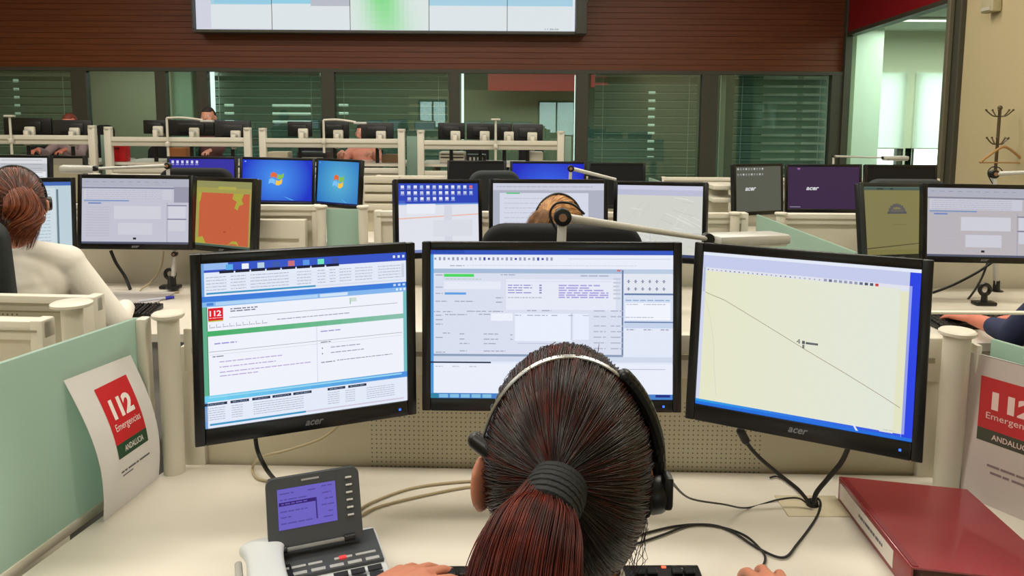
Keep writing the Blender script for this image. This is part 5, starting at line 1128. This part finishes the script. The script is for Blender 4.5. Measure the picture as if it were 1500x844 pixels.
def strands(name, paths, mm, parent, r=.0005, mats2=None):
    c = bpy.data.curves.new(name, 'CURVE'); c.dimensions = '3D'; c.bevel_depth = r; c.bevel_resolution = 0; c.use_fill_caps = False
    mats_ = [mm]+(mats2 or [])
    for q in mats_: c.materials.append(q)
    for P, mi_, taper in paths:
        s = c.splines.new('POLY'); s.points.add(len(P)-1); n = len(P)
        for i, p in enumerate(P): s.points[i].co = (p[0], p[1], p[2], 1); s.points[i].radius = 1.0 if not taper else max(.15, 1-(i/(n-1))**2*.85)
        s.material_index = mi_
    t = bpy.data.objects.new(name, c); COL.objects.link(t); dg = bpy.context.evaluated_depsgraph_get(); dg.update(); me = bpy.data.meshes.new_from_object(t.evaluated_get(dg)); bpy.data.objects.remove(t); me.shade_smooth()
    o = bpy.data.objects.new(name, me); COL.objects.link(o); o.parent = parent; return o
def face_ok(u):  # True where hair grows, local head frame with +Y towards the face
    if u.y > .30 and u.z < .50-.2*(u.y-.3): return False
    if u.z < -.80: return False
    if abs(u.x) > .80 and -.55 < u.z < .02 and u.y > -.02: return False
    return True
def pony_hair(parent, c, rad, tie_dir, tail, mm, cap_mm, n=1500, r=.0005, tn=700, tail_r=.030, seed=1, mats2=None, redfn=None, fly=60, capname='hair'):
    """hair pulled over the scalp to a tie, then a tail of strands"""
    rr = random.Random(seed); c = Vector(c); rx, ry, rz = rad; T = Vector(tie_dir).normalized()
    def on(u, k=1.0, off=0): p = Vector((u.x*rx, u.y*ry, u.z*rz))*k; return c+p+u*off
    paths = []; tie = on(T, 1.0, .010)
    k = 0
    while k < n:
        u = Vector((rr.gauss(0, 1), rr.gauss(0, 1), rr.gauss(0, 1))).normalized()
        if not face_ok(u) or u.angle(T) < .22: continue
        k += 1; ang = u.angle(T); ax = u.cross(T).normalized() if u.cross(T).length > 1e-4 else Vector((1, 0, 0)); P = []; lay = rr.uniform(.001, .0065); wob = rr.uniform(-.05, .05); ph = rr.uniform(0, 6); N_ = 13
        clump = math.sin(math.atan2(u.z, u.x)*23+2*math.sin(u.y*9))*.0009
        for i in range(N_):
            t = i/(N_-1); q = Quaternion(ax, ang*t) @ u; q = (q+ax*wob*math.sin(t*math.pi)*(.6)).normalized(); P.append(on(q, 1.0, lay+clump*(1-t*.5)+.010*t**4+.0012*math.sin(t*9+ph)))
        mi_ = redfn(u, rr) if redfn else 0; paths.append((P, mi_, False))
    # tail
    tail = [Vector(p) for p in tail]; TS = smooth([tie]+tail, 6)
    for k in range(tn):
        a = rr.uniform(0, 2*math.pi); s_ = math.sqrt(rr.random()); P = []; ext = rr.uniform(.72, 1.0); dx, dy = math.cos(a)*s_, math.sin(a)*s_; ph = rr.uniform(0, 6)
        N_ = len(TS)
        for i, p in enumerate(TS):
            t = i/(N_-1)
            if t > ext: break
            tg = (TS[min(i+1, N_-1)]-TS[max(i-1, 0)]).normalized(); sx = tg.cross(Vector((0, 0, 1))); sx = sx.normalized() if sx.length > .05 else Vector((1, 0, 0)); sy = tg.cross(sx)
            w = tail_r*(.42+.75*math.sin(min(1, t*1.6)*math.pi/2)-.35*max(0, t-.6)/.4)*(1+.1*math.sin(ph+t*4)); P.append(p+sx*dx*w+sy*dy*w*.8)
        if len(P) > 2: paths.append((P, (rr.choice([1, 1, 2]) if mats2 and len(mats2) > 1 else 0), True))
    for k in range(fly):
        u = Vector((rr.gauss(0, 1), rr.gauss(0, .7), rr.gauss(.2, .8))).normalized()
        if not face_ok(u): continue
        ax = u.cross(T); ax = ax.normalized() if ax.length > 1e-3 else Vector((1, 0, 0)); P = []; L_ = rr.uniform(.3, .7); h = rr.uniform(.002, .013)
        for i in range(10): t = i/9; q = Quaternion(ax, L_*t) @ u; P.append(on(q, 1.0, .004+h*t**1.5)+Vector((rr.uniform(-1, 1), 0, rr.uniform(-1, 1)))*.0006)
        paths.append((P, 0, True))
    hair = strands(capname, paths, mm, parent, r, mats2)
    # scalp layer under the strands
    m = MB(); t = bmesh.new(); bmesh.ops.create_uvsphere(t, u_segments=40, v_segments=28, radius=1.0)
    dl = [v for v in t.verts if not face_ok(v.co.normalized())]; bmesh.ops.delete(t, geom=dl, context='VERTS')
    for v in t.verts: v.co = Vector((v.co.x*rx, v.co.y*ry, v.co.z*rz))
    m._merge(t, cap_mm, c); ob = m.build('scalp_hair', parent, ang=180); return hair, tie
def short_hair(parent, c, rad, mm, bun=None):
    m = MB(); t = bmesh.new(); bmesh.ops.create_uvsphere(t, u_segments=36, v_segments=26, radius=1.0)
    dl = [v for v in t.verts if not face_ok(v.co.normalized())]; bmesh.ops.delete(t, geom=dl, context='VERTS'); rr = random.Random(3)
    for v in t.verts: k = 1+rr.uniform(-.015, .025); v.co = Vector((v.co.x*rad[0]*k, v.co.y*rad[1]*k, v.co.z*rad[2]*k))
    m._merge(t, mm, c); ob = m.build('hair', parent, ang=180); s = ob.modifiers.new('t', 'SOLIDIFY'); s.thickness = .008; return ob
def person(label, x, y, z0, yaw, wrists, shirt, head=(0, .02, 1.212), hs=1.0, voxel=.006, skin=None, group=None, trousers=None, curl=.35, fdir=None, sleeves=True, lean=0.0, hand_s=1.0, hr=(.079, .096, .112), extra_head=None, elbow_out=.12, one_ear=.010):
    skin = skin or SKIN
    root = empty('person', label, 'person', (x, y, z0), R(yaw), group=group); inv = (Matrix.Translation((x, y, z0)) @ Matrix.Rotation(R(yaw), 4, 'Z')).inverted()
    H = Vector(head); B = []
    nb = Vector((H.x*.6, H.y-.035-lean*.2, H.z-.155)); chest = Vector((nb.x*.8, nb.y-.012, nb.z-.15)); pel = Vector((0, -.07, .555)); wst = pel.lerp(chest, .45)+Vector((0, -.01, 0))
    B += [('e', pel, (.155, .11, .10)), ('c', pel, wst, .125, .108), ('c', wst, chest, .108, .115), ('e', chest+Vector((0, 0, .02)), (.150, .095, .115)), ('c', chest+Vector((0, 0, .06)), nb, .075, .050), ('c', nb, H+Vector((0, -.022, -.055)), .050, .048)]
    rx, ry, rz = hr
    B += [('e', H+Vector((0, 0, .012)), (rx, ry, rz*.86)), ('e', H+Vector((0, .028, -.050)), (rx*.74, ry*.62, rz*.55)), ('c', H+Vector((0, .062, -.088)), H+Vector((0, .060, -.084)), .020, .022),
          ('c', H+Vector((0, .088, .008)), H+Vector((0, .106, -.022)), .008, .012), ('c', H+Vector((-.016, .090, -.052)), H+Vector((.016, .090, -.052)), .007, .007), ('c', H+Vector((-.034, .080, .022)), H+Vector((.034, .080, .022)), .010, .010)]
    for s in (-1, 1): B += [('e', H+Vector((s*(rx+(.010 if s < 0 else one_ear)), -.014, -.014)), (.008, .020, .031), (0, 0, s*.55)), ('e', H+Vector((s*.046, .062, -.03)), (.022, .026, .03))]
    SH = []; arms = []
    for i, s in enumerate((-1, 1)):
        sh = nb+Vector((s*.148, -.012, -.062)); w = inv @ Vector(wrists[i]); d = w-sh; L1, L2 = .27, .245; dist = min(d.length, L1+L2-.01)
        if d.length > L1+L2-.01: w = sh+d.normalized()*dist
        a = (L1*L1-L2*L2+dist*dist)/(2*dist); h = math.sqrt(max(0, L1*L1-a*a)); dn = (w-sh).normalized(); pole = Vector((s*elbow_out*5, -.25, -1)); pole = (pole-dn*pole.dot(dn)).normalized(); el = sh+dn*a+pole*h
        B += [('c', nb+Vector((s*.04, -.008, -.03)), sh, .05, .052), ('c', sh, el, .047, .037), ('c', el, w, .037, .024)]
        fd = Vector((0, 1, -.12)) if not fdir else (inv.to_3x3() @ Vector(fdir[i])); B += hand_prims(w, fd, (0, 0, 1), s, curl, hand_s)
        SH += [('c', nb+Vector((s*.04, -.008, -.03)), sh, .058, .062), ('c', sh, el, .058, .048), ('c', el, el.lerp(w, .86 if sleeves is True else sleeves), .048, .036)]
    TR = [('e', pel, (.165, .12, .11)), ('c', pel, wst-Vector((0, 0, .03)), .134, .118)]
    for s in (-1, 1):
        hp, kn, an = Vector((s*.085, -.03, .53)), Vector((s*.11, .37, .52)), Vector((s*.11, .36, .10))
        B += [('c', hp, kn, .078, .052), ('c', kn, an, .050, .033), ('c', an+Vector((0, -.03, -.055)), an+Vector((0, .12, -.07)), .033, .026)]; TR += [('c', hp, kn, .09, .064), ('c', kn, an, .062, .05)]
    body = remeshed('body', B, skin, root, voxel, 4)
    remeshed('shirt', SH+[('c', wst-Vector((0, 0, .08)), wst, .138, .125), ('c', wst, chest, .125, .128), ('e', chest+Vector((0, 0, .02)), (.162, .107, .125)), ('c', chest+Vector((0, 0, .06)), nb-Vector((0, 0, .02)), .085, .058)], shirt, root, .007, 3)
    remeshed('trousers', TR, trousers or mat('dark_trousers', (34, 36, 46), .9), root, .009, 3)
    for s in (-1, 1):
        m = MB(); m.ball(H+Vector((s*.031, .081, .006)), .011, mat('eye_white', (236, 232, 226), .2), u=16, v=10); m.ball(H+Vector((s*.031, .0895, .006)), (.005, .0035, .005), mat('eye_brown', (44, 26, 16), .1), u=12, v=8); m.build('eye', root)
        m = MB(); m.box((s*.11, .385, .035), (.085, .24, .05), BLACK, bev=.02, seg=3); m.build('shoe', root)
    return root, inv, H
# ---- the operator in front
HC = Vector((.056, .735, 1.196))
root, inv, H = person('dark haired operator seen from behind wearing a headset, reddish ponytail low in the centre', HC.x-.0, .715, 0, 0, [(-.212, 1.122, .798), (.425, 1.085, .798)], WHITECLOTH, head=(0, .02, 1.196), voxel=.0042, fdir=[(.62, .78, -.12), (.12, .99, -.10)], sleeves=True, curl=.30, hand_s=1.06, skin=mat('operator_skin', (206, 136, 108), .5, noise=.06, nscale=30), hr=(.073, .096, .110), one_ear=.0)
HD = hair_mat('dark_brown_hair', (26, 17, 15), (48, 22, 18)); HR = hair_mat('reddish_hair', (72, 20, 12), (122, 44, 22)); HR2 = hair_mat('deep_red_hair', (50, 16, 12), (92, 28, 18))
for q_ in (HR, HR2): q_.node_tree.nodes['Principled BSDF'].inputs['Specular IOR Level'].default_value = .3; q_.node_tree.nodes['Principled BSDF'].inputs['Roughness'].default_value = .42
def redfn(u, rr): return 2 if (abs(u.x+.12) < .22 and u.z > -.1 and rr.random() < .55) else (2 if rr.random() < .14 else 0)
pony_hair(root, H+Vector((0, -.004, .002)), (.0775, .100, .1125), (-.20, -.93, .27), [(-.030, -.112, 1.213), (-.040, -.146, 1.203), (-.048, -.172, 1.172), (-.051, -.185, 1.11), (-.050, -.187, 1.03), (-.048, -.18, .95)], HD, mat('scalp_dark', (22, 14, 12), .6), n=8200, r=.00048, tn=4600, tail_r=.040, seed=5, mats2=[HR, HR2], redfn=redfn, fly=70)
# hair tie
tc_ = H+Vector((-.014, -.104, .030)); m = MB(); ax_ = Vector((-.34, -.86, -.38)).normalized(); e1 = ax_.cross(Vector((0, 0, 1))).normalized(); e2 = e1.cross(ax_)
for k in range(6):
    R_ = .0225-.0007*abs(k-2.5); n_ = 20; c_ = tc_+ax_*(k*.0054)
    m.tube([c_+e1*R_*math.cos(2*math.pi*j/n_)+e2*R_*math.sin(2*math.pi*j/n_) for j in range(n_+1)], .0048, mat('black_elastic', (16, 20, 20), .7, bump=.4, nscale=400), 8, 1)
m.build('hair_tie', root)
# loose strands at the nape and by the right ear
rr = random.Random(8); P_ = []
for k in range(22):
    x0 = .066+rr.uniform(-.012, .012); s = Vector((x0+H.x, H.y-.03+rr.uniform(-.02, .02), H.z-.045)); P = [s+Vector((.004*math.sin(t*3+k)+t*(rr.uniform(-.004, .012)-.012), -.01*t, -.012*t*9*(.62+.1*math.sin(k)))) for t in [i/9 for i in range(10)]]; P_.append((P, 0, True))
for k in range(90):
    a = rr.uniform(-.055, .05); s = Vector((H.x+a, H.y-.065, H.z-.085)); sg = -1 if a < 0 else .4; P_.append(([s+Vector((sg*.03*t*t*rr.uniform(.4, 1), -.01*t, -.055*t)) for t in [i/7 for i in range(8)]], 0, True))
strands('loose_strands', P_, HD, root, .00045)
m = MB(); nk = H+Vector((0, -.028, -.125)); n_ = 32; k_ = m.mi(WHITECLOTH); rg = []
for (r_, z_) in ((.072, -.04), (.062, .0), (.056, .028), (.052, .030), (.056, .0)):
    rg.append([m.bm.verts.new(nk+Vector((r_*math.cos(a), r_*.95*math.sin(a), z_-.012*math.sin(a)))) for a in [R(110)+R(320)*j/(n_-1) for j in range(n_)]])
for a, b in zip(rg, rg[1:]):
    for j in range(n_-1): m.bm.faces.new((a[j], a[j+1], b[j+1], b[j])).material_index = k_
m.build('collar', root)
# nape hair volume
# ---- her headset
root = empty('headset', 'black and silver single ear headset on the dark haired operator', 'headset', (HC.x, .70, 1.196)); a_ = []
bc = Vector((0, .020, .0)); rx, rz = .0865, .1185
def band(t): a = math.pi*t; return bc+Vector((-rx*math.cos(a), .012*math.sin(a)*-1, rz*math.sin(a)))
m = MB(); pts = [band(.085+.635*i/30) for i in range(31)]
for off in (-.0022, .0022): m.tube([p+Vector((0, off, 0)) for p in pts], .0016, SILVER, 8, 1)
m.build('headband', root)
m = MB(); pts = [band(.70+.33*i/16)*1.03 for i in range(17)]
for p, q in zip(pts, pts[1:]): m.cap(p, q, .0075, .0075, BLACK, 10)
m.build('slider', root)
m = MB(); e = band(1.0)*1.0+Vector((.003, -.004, -.020)); m.cyl(e+Vector((-.012, 0, 0)), e+Vector((.006, 0, 0)), .022, .019, BLACK, 28, .005); m.cyl(e+Vector((-.018, 0, 0)), e+Vector((-.010, 0, 0)), .024, .024, mat('foam_black', (22, 22, 22), .95), 28, .004); m.box(e+Vector((.006, -.008, .006)), (.010, .020, .034), BLACK, bev=.004); m.build('ear_cup', root)
m = MB(); m.tube([e+Vector((.004, .01, -.01)), e+Vector((.004, .05, -.035)), e+Vector((-.02, .09, -.055)), e+Vector((-.045, .105, -.062))], .0025, BLACK, 8); m.ball(e+Vector((-.050, .107, -.064)), (.011, .007, .007), BLACK); m.build('microphone_boom', root)
m = MB(); p = band(.085); m.cap(p+Vector((-.006, 0, 0)), p+Vector((.012, -.012, -.008)), .0085, .0095, BLACK, 16); m.build('temple_pad', root)
# ---- woman in white, second row left
SH2 = mat('white_shirt_far', (228, 224, 214), .85, noise=.05, nscale=9, bump=.3)
p = at(30, 292, 2.62); X, Yp = p.x, 2.62
root, inv, H = person('woman in a white shirt with auburn ponytail and headset at the left edge', X-.03, Yp-.02, 0, 36, [(X-.10, 2.92, .79), (X+.17, 2.96, .79)], SH2, head=(.02, .02, p.z-.012), voxel=.007, hand_s=.95)
AU = hair_mat('auburn_hair', (58, 30, 20), (92, 48, 28)); AU2 = hair_mat('auburn_tail', (104, 50, 26), (150, 78, 40))
pony_hair(root, H+Vector((0, -.004, .002)), (.088, .104, .116), (.10, -.95, .12), [(.03, -.140, p.z+.02), (.035, -.165, p.z-.03), (.03, -.170, p.z-.09), (.015, -.165, p.z-.15)], AU, mat('scalp_auburn', (48, 24, 16), .6), n=1500, r=.0012, tn=900, tail_r=.050, seed=9, mats2=[AU2, AU2], redfn=lambda u, r: 1 if r.random() < .25 else 0, fly=20)
m = MB(); tc_ = H+Vector((.016, -.110, .016)); n_ = 16; m.tube([tc_+Vector((.02*math.cos(2*math.pi*j/n_), 0, .02*math.sin(2*math.pi*j/n_))) for j in range(n_+1)], .006, mat('red_elastic', (130, 20, 24), .7), 8, 1); m.build('hair_tie', root)
def headset2(root_p, H, label, rx=.094, rz=.122, side=1):
    r = empty('headset', label, 'headset', (0, 0, 0)); r.matrix_world = Matrix.Translation(root_p.location) @ Matrix.Rotation(root_p.rotation_euler.z, 4, 'Z') @ Matrix.Translation(H)
    m = MB(); pts = [Vector((side*rx*math.cos(math.pi*i/24), -.004, .004+rz*math.sin(math.pi*i/24))) for i in range(25)]; m.tube(pts, .005, BLACK, 8, 1); m.build('headband', r)
    m = MB(); e = Vector((side*(rx+.002), 0, -.01)); m.cyl(e-Vector((.014*side, 0, 0)), e+Vector((.014*side, 0, 0)), .026, .024, BLACK, 22, .004); m.build('ear_cup', r)
    m = MB(); m.tube([e, e+Vector((0, .05, -.03)), e+Vector((-side*.03, .10, -.05))], .003, BLACK, 6); m.build('microphone_boom', r)
headset2(root, H, 'black headset of the woman in the white shirt')
# ---- woman with blond hair behind the black chair
p = at(818, 306, 2.92)
root, inv, H = person('blond haired person mostly hidden behind the black chair back', p.x, 2.90, 0, 0, [(p.x-.2, 3.20, .79), (p.x+.2, 3.20, .79)], mat('grey_top', (120, 118, 124), .9), head=(0, .02, p.z-.068), voxel=.008)
BL = hair_mat('blond_hair', (176, 120, 66), (222, 176, 116)); BL2 = hair_mat('light_brown_hair', (120, 82, 52), (170, 124, 80))
pony_hair(root, H, (.090, .105, .115), (-.45, -.75, .45), [(-.075, -.115, H.z+.05), (-.095, -.135, H.z), (-.10, -.14, H.z-.06)], BL, mat('scalp_blond', (150, 104, 60), .6), n=1300, r=.0012, tn=400, tail_r=.036, seed=4, mats2=[BL2, BL2], redfn=lambda u, r: 1 if r.random() < .2 else 0, fly=16)
headset2(root, H, 'black headset arched over the blond hair')
# ---- person whose hands are at the right edge
root, inv, H = person('person whose two hands type at the right edge of the photo', 1.90, 2.42, 0, 0, [(1.74, 2.83, .795), (1.99, 2.82, .795)], mat('dark_blue_sleeve', (40, 46, 78), .9), voxel=.0055, skin=SKIN2, sleeves=.45, fdir=[(-.15, .9, -.10), (-.5, .8, -.10)], curl=.35, elbow_out=.03)
short_hair(root, H+Vector((0, -.004, .006)), (.086, .103, .112), mat('brown_hair_short', (48, 34, 26), .7))
# ---- people of the far row, facing the room
for (px, py, Y, lb, sk, hr_, sh) in [(306, 170, 9.45, 'man with short dark hair facing us above the black far monitor', SKIN, (40, 28, 22), (96, 60, 60)), (103, 176, 9.45, 'person with reddish hair barely showing above the charcoal far monitor at left', SKIN2, (120, 50, 34), (150, 130, 130))]:
    p = at(px, py, Y); hz = p.z-.32+(.0 if px > 200 else -.03)
    root, inv, H = person(lb, p.x, Y, .32, 180, [(p.x+.16, Y-.42, 1.13), (p.x-.16, Y-.42, 1.13)], mat('far_top_%d' % px, sh, .9), head=(0, .02, hz-.012), voxel=.010, skin=sk, group='people of the far row')
    short_hair(root, H+Vector((0, -.006, .010)), (.086, .103, .114), mat('hair_far_%d' % px, hr_, .7))
p = at(530, 228, 9.2)
root, inv, H = person('person in a pink top leaning low behind the middle left far console', p.x, 9.35, .32, 180, [(p.x+.15, 8.95, 1.13), (p.x-.18, 8.95, 1.13)], mat('pink_top', (206, 140, 120), .9), head=(0, .05, 1.02), voxel=.010, group='people of the far row')
short_hair(root, H+Vector((0, -.006, .010)), (.086, .103, .114), mat('hair_far_pink', (40, 24, 22), .7))
p = at(290, 228, 9.2)
